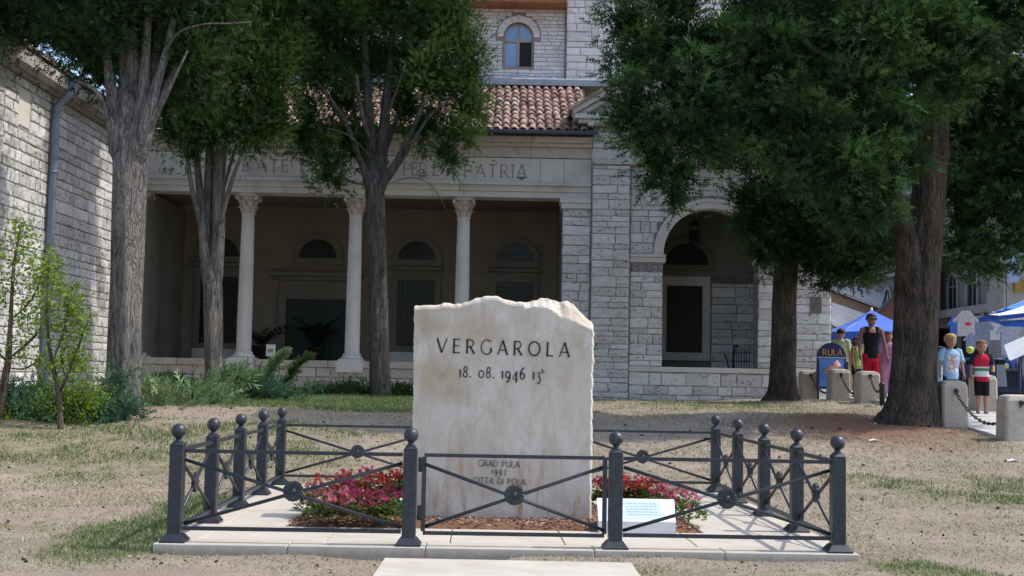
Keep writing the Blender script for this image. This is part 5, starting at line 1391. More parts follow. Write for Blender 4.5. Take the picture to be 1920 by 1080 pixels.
def build_shrubs():
    r_ = np.random.default_rng(77)
    def bush(name, label, cat, blobs, m_, base, L, dens, **kw):
        t = thing(name, label, cat, base); crown('foliage', blobs, m_, t, r_, L, dens, **kw)
        mb = MB(); b = Vector(base)
        for cen, rad, k in blobs:
            c = Vector(cen); mb.tube([b+Vector((0, 0, -.05)), (b+c)/2+Vector((0, 0, .02)), c], [.022, .015, .006], 5)
        for i, piece_ in enumerate([mb]): piece_.build('stem', M_twig, t)['kind'] = 'stuff'
        return t
    bush('juniper_bush', 'low dark blue green juniper at the far left under the saplings', 'shrub', [pb(30,765,18,60,34), pb(85,785,17.6,55,30), pb(140,778,17.8,45,30), pb(60,740,18.6,60,30), pb(10,735,18.6,40,26)], M_juniper_b, base_at(70, 790, 18), .17, 2600, up=.35, tint=(.1, .6))
    bush('juniper_bush', 'dark green juniper spreading at the foot of the thick grey trunk', 'shrub', [pb(200,780,17.8,60,26), pb(235,770,18,40,22), pb(195,750,18.3,45,28), pb(215,715,18.8,34,22)], M_juniper_b, base_at(205, 790, 18), .17, 2600, up=.4, tint=(.15, .7))
    sw = dict(sweep=(.9, -.15, .25), rnd=.3)
    bush('juniper_bush', 'bright green feathery juniper right of the thick grey trunk', 'shrub', [pb(292,752,20.3,36,18), pb(345,750,20.2,52,17), pb(400,744,20.6,48,17), pb(330,767,19.8,60,9), pb(400,762,20,44,9), pb(290,735,20.8,26,12), pb(425,720,21,32,11), pb(450,706,21,20,9), pb(370,732,20.7,26,9)], M_juniper, base_at(350, 770, 20.2), .26, 3200, up=.2, tint=(.3, .7), **sw)
    bush('juniper_bush', 'blue green juniper below the first column plinth', 'shrub', [pb(465,732,22.3,44,17), pb(515,741,22.2,34,11), pb(440,744,22,45,11), pb(462,712,22.6,22,11), pb(480,722,22.3,22,9)], M_juniper_b, base_at(470, 752, 22.3), .26, 3300, up=.2, tint=(.2, .7), **sw)
    bush('juniper_bush', 'small dark juniper between the thick grey trunk and the twin stemmed cypress', 'shrub', [pb(292,714,22.5,24,7), pb(322,722,22.3,30,9), pb(372,728,22.3,32,8)], M_juniper_b, base_at(325, 745, 22.3), .24, 3300, up=.2, tint=(.15, .6), **sw)
    bush('low_hedge', 'low clipped dark hedge along the podium left of the carved stone', 'hedge', [pb(545,740,26,30,10), pb(590,736,26,42,13), pb(640,735,26,42,14), pb(690,737,25.8,42,13), pb(738,739,25.8,36,12), pb(655,726,26.2,20,9), pb(780,741,25.8,34,11), pb(615,742,25.7,45,9), pb(700,743,25.6,45,8)], M_hedge, base_at(650, 750, 26), .15, 5200, up=.4, tint=(.1, .6))
    # long single shoots
    for (a, b, m_, lab) in (((478,738), (540,660), M_juniper, 'single bright green juniper shoot leaning up before the podium'), ((530,722), (588,668), M_hedge, 'withered brownish shoot leaning up beside the bright shoot')):
        A, B = P(*a, 22.6), P(*b, 22.4); t = thing('juniper_shoot', lab, 'shrub', (A.x, A.y, gzf(A.x, A.y)))
        n = 260 if m_ is M_juniper else 90; q = r_.random(n); c = np.array(A)+(np.array(B)-np.array(A))*q[:, None]; c[:, 2] += .12*np.sin(q*3.1)+r_.normal(size=n)*.02
        d = unit(np.array(B-A)/2+r_.normal(size=(n, 3))*.35); V, T, t_ = fronds(c, d, .22*(1.15-q*.6), .3+.5*r_.random(n), r_, 3)
        link(bpy.data.objects.new('foliage', tri_mesh('foliage', V, T, m_, wloc(t), {'tint': t_})), t)
        MB().tube([A, (A+B)/2+Vector((0, 0, .08)), B], [.02, .013, .005], 6).build('stem', M_twig, t)
    # leafy saplings
    def leaves(cen, sd, n, size):
        c = np.concatenate([np.array(c_)+r_.normal(size=(n, 3))*np.array(s_) for c_, s_ in zip(cen, sd)]); N_ = len(c)
        d = unit(r_.normal(size=(N_, 3))+np.array([0, 0, -.2])); s = unit(np.cross(d, r_.normal(size=(N_, 3)))); L = size*r_.uniform(.6, 1.3, (N_, 1)); nn = np.cross(s, d)
        V = np.stack([c, c+d*L*.5+s*L*.28+nn*L*.08, c+d*L, c+d*L*.5-s*L*.28+nn*L*.08], 1).reshape(-1, 3)
        i = np.arange(N_)*4; T = np.concatenate([np.stack([i, i+1, i+2], 1), np.stack([i, i+2, i+3], 1)])
        return V, T, np.repeat(r_.random(N_), 4)
    def sapling(label, Y, stems, clouds, n, base):
        t = thing('sapling', label, 'tree', base)
        for i, pts in enumerate(stems): trunk(t, 'trunk' if i == 0 else 'limb', pts, Y, M_twig, 8, .03, 4, i)
        cen = []; sd = []
        for u, v, ru, rv in clouds: p = P(u, v, Y); cen.append(tuple(p)); sd.append((ru*Y/F*.5, ru*Y/F*.5, rv*Y/F*.5))
        V, T, ti = leaves(cen, sd, n, .062)
        link(bpy.data.objects.new('foliage', tri_mesh('foliage', V, T, M_sapling, wloc(t), {'tint': ti})), t)
    sapling('leafy yellow green sapling at the left edge of the picture', 17.6, [[(0,790,9,0),(8,720,7,0),(16,670,6,0),(20,600,4,0),(26,500,3,0),(40,420,2,0)], [(16,672,4,0),(50,645,3,0),(80,610,2,0),(95,560,1.5,0)], [(14,680,3,-.1),(-15,640,3,-.1),(-30,560,2,-.1)], [(20,600,2.5,0),(60,560,2,0),(85,500,1.5,0)], [(16,690,2,0),(50,690,2,0),(90,660,1.5,0)]],
            [(20,470,45,55), (60,490,40,50), (10,540,45,50), (70,550,40,45), (40,430,30,40), (-20,500,40,60), (50,600,35,35), (85,520,30,40), (30,660,40,30), (85,680,30,30)], 210, base_at(2, 790, 17.6))
    sapling('slender sapling with yellow green leaves in front of the downpipe', 17.0, [[(114,812,6,0),(112,760,5,0),(108,730,5,0),(98,680,4,0),(90,630,3,0),(88,560,2,0),(92,490,1.5,0)], [(110,742,4,0),(124,710,3,0),(140,670,2.5,0),(158,620,1.8,0),(172,585,1.2,0)], [(98,680,2.5,0),(120,620,2,0),(130,560,1.4,0)], [(124,712,2,0),(115,670,1.5,0),(128,640,1,0)]],
            [(105,540,34,45), (125,580,35,45), (110,620,35,40), (140,640,30,40), (150,600,25,35), (125,680,30,30), (85,590,30,40), (95,500,26,35), (140,560,26,30), (150,680,22,26)], 190, base_at(114, 805, 17))
    t = thing('leafy_shrub', 'yellow green leafy shrub around the foot of the slender sapling', 'shrub', base_at(120, 800, 17.5))
    V, T, ti = leaves([tuple(P(u, v, 17.6)) for u, v in ((110,745),(150,735),(130,775),(170,750),(90,770),(150,790),(20,795))], [(.16, .16, .13)]*7, 420, .055)
    link(bpy.data.objects.new('foliage', tri_mesh('foliage', V, T, M_sapling, wloc(t), {'tint': ti*.6})), t)
    MB().tube([wloc(t)-Vector((0, 0, .1)), P(130, 760, 17.6), P(140, 740, 17.6)], [.02, .014, .006], 6).build('stem', M_twig, t)
    # potted palms inside the portico
    for i, (u, Y, lab) in enumerate(((592, 31.4, 'dark potted palm before the portico door'), (488, 30.4, 'dark potted plant right of the first column inside the portico'), (985, 31.6, 'potted plant peeping over the carved stone before the right grille window'))):
        p = P(u, 690, Y); z0 = 1.435; t = thing('potted_plant', lab, 'plant', (p.x, Y, z0))
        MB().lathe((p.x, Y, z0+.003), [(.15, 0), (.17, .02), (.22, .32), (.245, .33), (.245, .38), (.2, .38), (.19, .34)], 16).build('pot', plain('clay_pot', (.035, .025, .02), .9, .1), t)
        V = []; T = []; ti = []; nl = 16 if i in (0, 2) else 9
        for k in range(nl):
            a = k*2.4+rng.uniform(-.3, .3); H = rng.uniform(.7, 1.2)*(1.25 if i == 0 else 1.55 if i == 2 else .9); rch = rng.uniform(.4, .8)
            ce = [Vector((p.x+rch*q*q*math.cos(a)+.04*math.cos(a), Y+(rch*q*q+.04)*math.sin(a)*.6, z0+.34+H*(q-.42*q*q))) for q in [x/9 for x in range(10)]]
            for j in range(9):
                d = (ce[j+1]-ce[j]); s = d.cross(Vector((0, 0, 1))); s.normalize()
                for sg in (-1, 1):
                    b = len(V); Lf = .26*math.sin(.4+j/9*2.5); V += [ce[j], ce[j]+d*.8, ce[j]+d*.9+s*sg*Lf-Vector((0, 0, Lf*.4))]; T.append((b, b+1, b+2)); ti += [rng.random()]*3
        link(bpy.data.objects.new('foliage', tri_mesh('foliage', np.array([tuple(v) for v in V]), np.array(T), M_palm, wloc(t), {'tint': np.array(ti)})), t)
    p = P(507, 657, 29.2); t = thing('notice_sign', 'small white notice board standing on the podium beside the first column', 'sign', (p.x, 29.25, 1.457))
    MB().bbox(p.x-.11, 29.23, P(507, 668, 29.2).z-.0, p.x+.11, 29.25, P(507, 646, 29.2).z, .004).build('board', plain('paper_white', (.72, .71, .68), .7, .2, var=.05), t)
    MB().box(p.x-.07, 29.224, P(507, 657, 29.2).z-.05, p.x+.06, 29.229, P(507, 657, 29.2).z+.04).build('print', plain('print_brown', (.34, .28, .24), .7, .2, var=.5, scale=30), t)
    MB().box(p.x-.015, 29.252, 1.456, p.x+.015, 29.27, P(507, 650, 29.2).z).build('stand', M_iron, t)
build_shrubs()

def build_grass():
    r_ = np.random.default_rng(5)
    def blades(n, dry):
        # denser near the camera: uniform in picture terms
        Y = 7.6*(27/7.6)**(r_.random(n)**(1.0 if dry else .9)); X = (r_.random(n)*2-1)*(Y*.44+.4)
        ok = ~in_slab(X, Y, .0) & (X < 6.9) & ~((X > p0.x-.01) & (X < p1.x+.01) & (Y < 8.23))
        g = grassy(X, Y); nz = vnoise(X+40, Y, .45, 9)*.6+vnoise(X+40, Y, .12, 10)*.4
        if dry: ok &= (r_.random(n) < .25+.75*(nz > .48)) & (reddish(X, Y) < .6)
        else: ok &= (g*.95+nz*.75 > .72+.45*r_.random(n)) & (g > .10)
        X, Y = X[ok], Y[ok]; n = len(X); Z = gz(X, Y)+.018*(vnoise(X, Y, .35, 3)-.5)+.03*(vnoise(X, Y, 1.4, 4)-.5)
        a = r_.random(n)*6.283; sc = np.clip(Y/10, .8, 1.8)
        h = (r_.uniform(.012, .032, n) if dry else r_.uniform(.02, .055, n))*np.clip(sc, .8, 1.4); w_ = r_.uniform(.003, .006, n)*sc
        lean = r_.uniform(.4, 2.2, n) if dry else r_.uniform(.1, .8, n); b = r_.random(n)*6.283
        c = np.stack([X, Y, Z-.004], 1); s = np.stack([np.cos(a)*w_, np.sin(a)*w_, np.zeros(n)], 1); tip = c+np.stack([np.cos(b)*h*lean, np.sin(b)*h*lean, h], 1)
        V = np.stack([c-s, c+s, tip], 1).reshape(-1, 3); T = np.arange(len(V)).reshape(-1, 3); return V, T, np.repeat(r_.random(n), 3)
    for nm, n, dry, m_ in (('grass', 330000, False, m_leaf('grass_blade', (.065, .125, .04), (.19, .25, .095), .3)), ('dry_grass', 210000, True, m_leaf('dry_blade', (.27, .24, .15), (.48, .43, .30), .2))):
        V, T, ti = blades(n, dry); o = bpy.data.objects.new(nm, tri_mesh(nm, V, T, m_, attrs={'tint': ti})); link(o); o['kind'] = 'stuff'
    m_ = MB()
    for i in range(5000):
        Y = 7.7*(20/7.7)**r_.random(); X = (r_.random()*2-1)*(Y*.43)
        if bool(in_slab(np.array(X), np.array(Y), .02)) or X > 6.8 or (p0.x-.02 < X < p1.x+.02 and Y < 8.25): continue
        s = r_.uniform(.004, .012)*(2.1 if r_.random() < .10 else 1)*max(.8, Y/11); a = r_.random()*6.28
        z = float(gz(np.array(X), np.array(Y))+.018*(vnoise(np.array(X), np.array(Y), .35, 3)-.5)+.03*(vnoise(np.array(X), np.array(Y), 1.4, 4)-.5))
        m_.cur = int(r_.choice([0, 0, 1, 2])); ex = Vector((math.cos(a), math.sin(a), r_.uniform(-.3, .3)))*s; ey = Vector((-math.sin(a), math.cos(a), 0))*s*r_.uniform(.4, .9); c = Vector((X, Y, z+s*.3)); u_ = Vector((0, 0, s*r_.uniform(.3, .8)))
        m_.add([c+ex, c+ey, c-ex, c-ey, c+u_, c-u_], [(0,1,4),(1,2,4),(2,3,4),(3,0,4),(1,0,5),(2,1,5),(3,2,5),(0,3,5)])
    o = m_.build('ground_litter', [plain('litter_dark', (.05, .035, .026), .9, .1), plain('litter_brown', (.14, .075, .045), .9, .1), plain('litter_pale', (.46, .40, .33), .9, .1)]); o['kind'] = 'stuff'
    for u, v, lab in ((1640, 828, 'scrap of white paper on the dry ground behind the right fence'), (1900, 866, 'scrap of white paper lying at the right edge of the dry ground')):
        p = on_ground(u, v); m_ = MB()
        q = [(-.07, -.03, .012), (.0, -.05, .03), (.08, -.02, .012), (.06, .05, .014), (.0, .03, .04), (-.08, .04, .016)]
        m_.add([p+Vector(x) for x in q]+[p+Vector(x)-Vector((0, 0, .004)) for x in q], [tuple(range(6)), tuple(reversed(range(6, 12)))]+[(i, i+6, (i+1) % 6+6, (i+1) % 6) for i in range(6)])
        tag(m_.build('paper_scrap', plain('paper_white2', (.75, .74, .72), .8, .1)), lab, 'litter')
build_grass()
# ================================================================== street side
def build_bollards():
    a = MB(); w_, h_ = .2, .60
    def sq(s, z): return [(-s+.03,-s,z),(s-.03,-s,z),(s,-s+.03,z),(s,s-.03,z),(s-.03,s,z),(-s+.03,s,z),(-s,s-.03,z),(-s,-s+.03,z)]
    lv = [(.205,-.1),(.205,.02),(.2,.3),(.195,h_-.03),(.17,h_+.03),(.10,h_+.055)]
    v = []
    for s, z in lv: v += sq(s, z)
    f = [tuple(reversed(range(8)))]
    for k in range(len(lv)-1): f += [(k*8+i, k*8+(i+1) % 8, k*8+8+(i+1) % 8, k*8+8+i) for i in range(8)]
    f.append(tuple(range((len(lv)-1)*8, len(lv)*8))); a.add(v, f); body = a.mesh('block', M_bollard)
    a = MB(); a.lathe((0, -.21, .535), [(.03, 0), (.03, .012), (.015, .02)], 10, axis='y'); a.tube([(.03*math.cos(q), -.235, .52+.03*math.sin(q)) for q in [i*.5236 for i in range(13)]], .008, 6, False); ring = a.mesh('chain_ring', M_iron)
    labs = {0: 'stone bollard cut by the right edge, nearest in the row', 1: 'stone bollard in front of the two boys', 2: 'stone bollard in front of the man in red trousers', 3: 'stone bollard in front of the blue advertising board', 4: 'farthest stone bollard, left of the blue advertising board'}
    ps = []
    for i, (u, Y) in enumerate(((1903, 17.3), (1783, 18.9), (1626, 23.8), (1572, 25.6), (1516, 27.3))):
        p = P(u, 760, Y); z = gzf(p.x, Y); t = thing('bollard', labs[i], 'bollard', (p.x, Y, z), 'stone bollards along the lawn edge')
        o = put('block', body, t, (p.x, Y, z), rng.uniform(-.05, .05), (1, 1, 1+.06*rng.uniform(-1, 1))); put('chain_ring', ring, t, (p.x, Y, z)); ps.append(Vector((p.x, Y-.22, z+.50)))
    p = P(1843, 760, 21.6); z = pz(21.6); t = thing('bollard', 'tan stone bollard behind the boy in the striped shirt', 'bollard', (p.x, 21.6, z), 'stone bollards along the lawn edge'); put('block', body, t, (p.x, 21.6, z), 0, (.95, 1, .95))
    # the short iron post in the row
    q = P(1654, 765, 22.6); z = gzf(q.x, 22.6); t = thing('iron_post', 'short black iron post holding the chain left of the great trunk', 'post', (q.x, 22.6, z))
    MB().lathe((q.x, 22.6, z-.05), [(.05, 0), (.05, .4), (.06, .42), (.06, .46), (.03, .49)], 12).build('shaft', M_iron, t); ps.insert(2, Vector((q.x, 22.55, z+.4)))
    a = MB(); n = 10; pts = [(.036*math.cos(k*2*math.pi/n)*1.0, 0, .019*math.sin(k*2*math.pi/n)) for k in range(n+1)]
    a.tube(pts, .0095, 5, False); lk = a.mesh('link', M_iron)
    names = ('black chain hanging from the edge bollard to the boys\' bollard', None, 'black chain hanging from the iron post to the bollard in front of the man', 'black chain hanging between the bollards of the man and the advertising board', 'black chain hanging between the two farthest bollards')
    for k, lab in enumerate(names):
        if not lab: continue
        A, B = ps[k], ps[k+1]; t = thing('chain', lab, 'chain', (A+B)/2, 'chains between the bollards'); L = (B-A).length; nl = int(L/.054); sag = .36 if L > 1.3 else .2
        for i in range(nl):
            s = (i+.5)/nl; p = A.lerp(B, s)-Vector((0, 0, sag*4*s*(1-s))); d = (B-A)/L; d = (d-Vector((0, 0, sag*4*(1-2*s)/L))).normalized()
            o = put('link', lk, t, p); o.rotation_euler = (d.to_track_quat('X', 'Z') @ Euler((R(90)*(i % 2)+.4, 0, 0)).to_quaternion()).to_euler()
build_bollards()

def build_board():
    Y = 27.0; b = P(1559, 752, Y); z0 = gzf(b.x, Y)+.01; w_ = .32; H = 1.24
    t = thing('advertising_board', 'dark blue round topped advertising board with yellow letters and an ice cream poster', 'sign', (b.x, Y, z0))
    M_b = plain('board_blue', (.012, .022, .11), .35, .5); M_y = plain('board_yellow', (.72, .42, .02), .5, .3)
    def outline(s, zb): return [(b.x-w_*s, z0+zb), (b.x+w_*s, z0+zb), (b.x+w_*s, z0+H-w_)]+[(b.x+w_*s*math.cos(a), z0+H-w_+w_*s*math.sin(a)) for a in [i*math.pi/14 for i in range(1, 14)]]+[(b.x-w_*s, z0+H-w_)]
    MB().prism(outline(1, .22), Y, Y+.04).build('panel', M_b, t)
    for s in (-1, 1): MB().bar((b.x+s*(w_-.03), Y+.02, z0), (b.x+s*(w_-.03), Y+.02, z0+.22), .05, .04).build('leg', M_b, t)
    MB().bar((b.x-w_+.03, Y+.02, z0+H-.45), (b.x-w_+.03, Y+.5, z0), .03, .03).build('stay', M_b, t)
    MB().box(b.x-w_+.02, Y-.012, z0+H-.345, b.x+w_-.02, Y-.001, z0+H-.315).build('divider', plain('board_grey', (.45, .47, .5), .5, .3), t)
    m_ = MB(); m_.box(b.x-w_+.05, Y-.008, z0+.28, b.x+w_-.05, Y-.001, z0+H-.36); po = m_.build('poster', plain('poster_blue', (.10, .24, .62), .4, .4, var=.35, scale=2), t)
    c = Vector((b.x, Y-.013, z0+.66)); m_ = MB()
    m_.tube([c+Vector((-.2, 0, -.06)), c+Vector((-.05, 0, .0)), c+Vector((.08, 0, .07)), c+Vector((.17, 0, .14))], [.03, .05, .07, .08], 8); m_.v = [(x, c.y+(y-c.y)*.06, z) for x, y, z in m_.v]
    m_.build('poster_cone', plain('poster_pink', (.62, .30, .27), .5, .3, var=.4, scale=20), po)
    w0 = text_width('RULA', .14, .16); letters('RULA', (b.x-w0/2+.02, Y-.002, z0+H-.28), (1, 0, 0), (0, 0, 1), .14, .16, .004, M_y, t)
build_board()

# ------------------------------------------------------------------ people
def voxel(name, mb, size, m_, parent, smooth_=True):
    me = mb.mesh(name+'_raw', m_, wloc(parent)); o = bpy.data.objects.new(name+'_raw', me); C.objects.link(o)
    md = o.modifiers.new('r', 'REMESH'); md.mode = 'VOXEL'; md.voxel_size = size; md.use_smooth_shade = True
    sm = o.modifiers.new('s', 'SMOOTH'); sm.factor = .5; sm.iterations = 2
    dg = bpy.context.evaluated_depsgraph_get(); dg.update()
    me2 = bpy.data.meshes.new_from_object(o.evaluated_get(dg)); bpy.data.objects.remove(o); bpy.data.meshes.remove(me)
    me2.name = name
    if not me2.materials: me2.materials.append(m_)
    return put(name, me2, parent, wloc(parent))
def etube(mb, secs, n=14):
    """closed loft of horizontal ellipses (x, y, z, rx, ry)"""
    v = []
    for x, y, z, rx, ry in secs: v += [(x+rx*math.cos(2*math.pi*k/n), y+ry*math.sin(2*math.pi*k/n), z) for k in range(n)]
    f = [tuple(reversed(range(n)))]
    for i in range(len(secs)-1): f += [(i*n+k, i*n+(k+1) % n, (i+1)*n+(k+1) % n, (i+1)*n+k) for k in range(n)]
    f.append(tuple(range((len(secs)-1)*n, len(secs)*n))); mb.add(v, f, True)
M_skin = plain('skin', (.34, .18, .12), .55, .3, var=.08); M_skin_tan = plain('tan_skin', (.20, .10, .065), .55, .3, var=.08)
M_eye = plain('eye_dark', (.03, .02, .02), .3, .5); M_lip = plain('lip', (.33, .12, .10), .5, .3)
def person(label, base, H, face, skin, hair, top, bottom, child=False, arms=((10, 0), (10, 0)), sleeve='short', female=False, long_hair=False, bottom_len='shorts', stride=0.0, extra=None, hold=None):
    """a standing figure; built facing -Y, then turned by face degrees about its own axis"""
    t = thing('person', label, 'person', base)
    hh = .165 if child else .132; chin = 1-hh; sh = chin-.045; hip = .46 if child else .50; sw = .108 if not female else .095
    if child: sw = .105
    cf, sf = math.cos(R(face)), math.sin(R(face))
    def W(x, y, z): return Vector((base[0]+(x*cf-y*sf)*H, base[1]+(x*sf+y*cf)*H, base[2]+z*H))
    def fin(mb): mb.v = [tuple(W(*p)) for p in mb.v]; return mb
    hw = .078 if not female else .085; fat = 1.06 if child else 1
    def torso(mb, k=1.0, lo=None, hi=None):
        s = [(0,0,hip-.03,hw*k,.062*k),(0,0,hip+.03,hw*k*1.02,.064*k),(0,0,hip+.11,hw*k*.92*fat,.056*k),(0,-.004,hip+.2,.086*k*fat,.06*k),(0,-.004,sh-.05,.098*k,.062*k),(0,0,sh-.01,.09*k,.05*k),(0,.004,sh+.015,.06*k,.036*k)]
        s = [q for q in s if (lo is None or q[2] >= lo) and (hi is None or q[2] <= hi)]
        etube(mb, s)
    # limb joints
    J = {}
    for i, s in enumerate((-1, 1)):
        out, fwd = arms[i]; S = Vector((s*sw, 0, sh-.012)); ua, fa = .165, .15
        if child: ua, fa = .15, .135
        d1 = Vector((s*math.sin(R(out)), -math.sin(R(fwd*.25)), -1)).normalized(); E_ = S+d1*ua
        d2 = Vector((s*math.sin(R(out*.4))*(1 if fwd < 40 else -2.2), -math.sin(R(fwd)), -math.cos(R(fwd)))).normalized(); Wr = E_+d2*fa
        hx_ = s*.045; fs = stride*s
        J[s] = (S, E_, Wr, d2, Vector((hx_, 0, hip-.01)), Vector((hx_*1.1, -.012-fs*.5, hip*.53)), Vector((hx_*1.15, .012-fs, .045)))
    def limb(mb, pts, rad): mb.tube(pts, rad, 10)
    mb = MB(); torso(mb)
    etube(mb, [(0,.006,sh-.01,.036,.034),(0,.003,chin-.005,.031,.034),(0,-.002,chin+.02,.032,.036)])
    q = hh; etube(mb, [(0,-.014,chin-.004,.017,.016),(0,-.014,chin+.07*q,.28*q,.30*q),(0,-.010,chin+.25*q,.36*q,.40*q),(0,-.004,chin+.5*q,.40*q,.47*q),(0,0,chin+.72*q,.39*q,.47*q),(0,.002,chin+.88*q,.30*q,.37*q),(0,.002,chin+.975*q,.12*q,.15*q)], 16)
    mb.add([(-.012,-.45*q,chin+.30*q),(.012,-.45*q,chin+.30*q),(0,-.60*q,chin+.32*q),(0,-.44*q,chin+.54*q),(0,-.2*q,chin+.3*q)], [(0,1,2),(0,2,3),(1,3,2),(0,4,1),(0,3,4),(1,4,3)])
    for s in (-1, 1):
        S, E_, Wr, d2, Hp, K, An = J[s]
        limb(mb, [S-Vector((s*.03,0,-.005)), S, (S+E_)/2, E_, (E_*.6+Wr*.4), Wr, Wr+d2*.02], [.030,.030,.026,.021,.0215,.0145,.014])
        limb(mb, [Hp+Vector((0,0,.04)), Hp-Vector((0,0,.03)), (Hp+K)/2, K, K*.65+An*.35, An, An-Vector((0,0,.02))], [.052,.05,.042,.031,.033,.019,.02])
        limb(mb, [An+Vector((0,.015,-.025)), An+Vector((0,-.03,-.028)), An+Vector((s*.006,-.09,-.034))], [.018,.02,.013])
        side = Vector((0, 1, 0)) if abs(d2.y) < .7 else Vector((1, 0, 0)); side = (side-d2*side.dot(d2)).normalized(); nn = d2.cross(side)
        limb(mb, [Wr, Wr+d2*.02, Wr+d2*.048], [.012,.019,.017])
        for fi in range(4):
            o_ = Wr+d2*.042+side*(fi-1.5)*.0095; fl = (.040,.046,.044,.034)[fi]
            limb(mb, [o_-d2*.012, o_+d2*fl*.5, o_+d2*fl*.9-nn*s*.008], [.0056,.0054,.0045])
        limb(mb, [Wr+d2*.015-side*.012, Wr+d2*.035-side*.028, Wr+d2*.055-side*.032], [.0065,.006,.005])
        limb(mb, [Vector((s*.40*q,.0,chin+.40*q)), Vector((s*.45*q,.012,chin+.52*q)), Vector((s*.42*q,.01,chin+.62*q))], [.008,.012,.009])
    voxel('body', fin(mb), .0075*H/1.7 if H > 1.5 else .0075, skin, t)
    # face
    for s in (-1, 1):
        m2 = MB(); m2.lathe((s*.16*q, -.435*q, chin+.5*q), [(.02*q,-.01),(.055*q,0),(.03*q,.004)], 8, axis='y'); fin(m2).build('eye', M_eye, t)
    m2 = MB(); m2.box(-.12*q, -.455*q, chin+.165*q, .12*q, -.40*q, chin+.20*q); fin(m2).build('mouth', M_lip, t)
    # hair
    m2 = MB(); etube(m2, [(0,.14*q,chin+.42*q,.42*q,.36*q),(0,.10*q,chin+.6*q,.45*q,.44*q),(0,.02*q,chin+.76*q,.45*q,.52*q),(0,.0,chin+.92*q,.36*q,.43*q),(0,.0,chin+1.03*q,.14*q,.18*q)], 16)
    if long_hair: etube(m2, [(0,.2*q,chin-.35*q,.34*q,.16*q),(0,.2*q,chin+.1*q,.46*q,.26*q),(0,.14*q,chin+.5*q,.46*q,.40*q)])
    voxel('hair', fin(m2), .009, hair, t)
    # clothes
    m2 = MB(); torso(m2, 1.26 if child else 1.14, lo=hip-.04, hi=sh+.02 if sleeve != 'tank' else sh-.03)
    if sleeve == 'tank':
        for s in (-1, 1): limb(m2, [Vector((s*.058,-.05,sh-.06)), Vector((s*.055,-.03,sh+.01)), Vector((s*.055,.02,sh+.015)), Vector((s*.058,.05,sh-.06))], [.022,.018,.018,.022])
    voxel('shirt', fin(m2), .010, top, t)
    if sleeve != 'tank':
        for s in (-1, 1):
            S, E_ = J[s][0], J[s][1]; m2 = MB(); limb(m2, [S-Vector((s*.035,0,-.012)), S+Vector((0,0,.004)), S.lerp(E_,.5), S.lerp(E_,.82)], [.038,.044,.044,.044] if child else [.036,.040,.037,.036]); voxel('sleeve', fin(m2), .010, extra or top, t)
    m2 = MB(); etube(m2, [(0,0,hip-.06,hw*1.1,.07),(0,0,hip+.045,hw*1.08,.068)])
    for s in (-1, 1):
        S, E_, Wr, d2, Hp, K, An = J[s]
        if bottom_len == 'shorts': limb(m2, [Hp+Vector((0,0,.03)), Hp-Vector((0,0,.02)), (Hp+K)/2, K+Vector((0,0,.02)), K+Vector((0,0,-.005))], [.058,.058,.055,.05,.05])
        elif bottom_len == 'mini': limb(m2, [Hp+Vector((0,0,.03)), Hp-Vector((0,0,.03)), (Hp+K)/2+Vector((0,0,.0))], [.058,.058,.053])
        else: limb(m2, [Hp+Vector((0,0,.03)), Hp-Vector((0,0,.02)), (Hp+K)/2, K, K.lerp(An,.5), K.lerp(An,.86)], [.058,.058,.05,.043,.042,.040])
    voxel('trousers' if bottom_len == 'long' else 'shorts', fin(m2), .010, bottom, t)
    for s in (-1, 1):
        An = J[s][6]; m2 = MB(); limb(m2, [An+Vector((0,.022,-.026)), An+Vector((0,-.03,-.025)), An+Vector((s*.006,-.095,-.031))], [.024,.026,.018]); m2.v = [(x, y, max(z, .0)) for x, y, z in m2.v]; voxel('shoe', fin(m2), .009, plain('shoe_grey', (.25, .25, .26), .6, .3), t)
    if hold: hold(t, W)
    return t

def banded(name, bands, vary=0):
    """bands of cloth by height over the ground (object space z)"""
    m_, t, b = new_mat(name, .85, .1); sx = N(t, 'ShaderNodeSeparateXYZ'); t.links.new(N(t, 'ShaderNodeTexCoord').outputs['Object'], sx.inputs[0])
    c = None
    for z, col in bands:
        c = col if c is None else mixc(t, math_(t, 'GREATER_THAN', sx.outputs[2], z), c, col)
    t.links.new(c, b.inputs['Base Color']); return m_
def printed(name, base, zc, half, cols):
    m_, t, b = new_mat(name, .85, .1); o = N(t, 'ShaderNodeTexCoord').outputs['Object']; sx = N(t, 'ShaderNodeSeparateXYZ'); t.links.new(o, sx.inputs[0])
    n1 = noise(t, o, 22, 3); pc = mixc(t, math_(t, 'GREATER_THAN', n1, .52), cols[0], mixc(t, math_(t, 'GREATER_THAN', n1, .44), cols[1], cols[2]))
    inx = math_(t, 'LESS_THAN', math_(t, 'ABSOLUTE', sx.outputs[0]), half); inz = math_(t, 'LESS_THAN', math_(t, 'ABSOLUTE', math_(t, 'SUBTRACT', sx.outputs[2], zc)), half*1.5); iny = math_(t, 'LESS_THAN', sx.outputs[1], 0)
    t.links.new(mixc(t, math_(t, 'MULTIPLY', math_(t, 'MULTIPLY', inx, inz), iny), base, pc), b.inputs['Base Color']); return m_
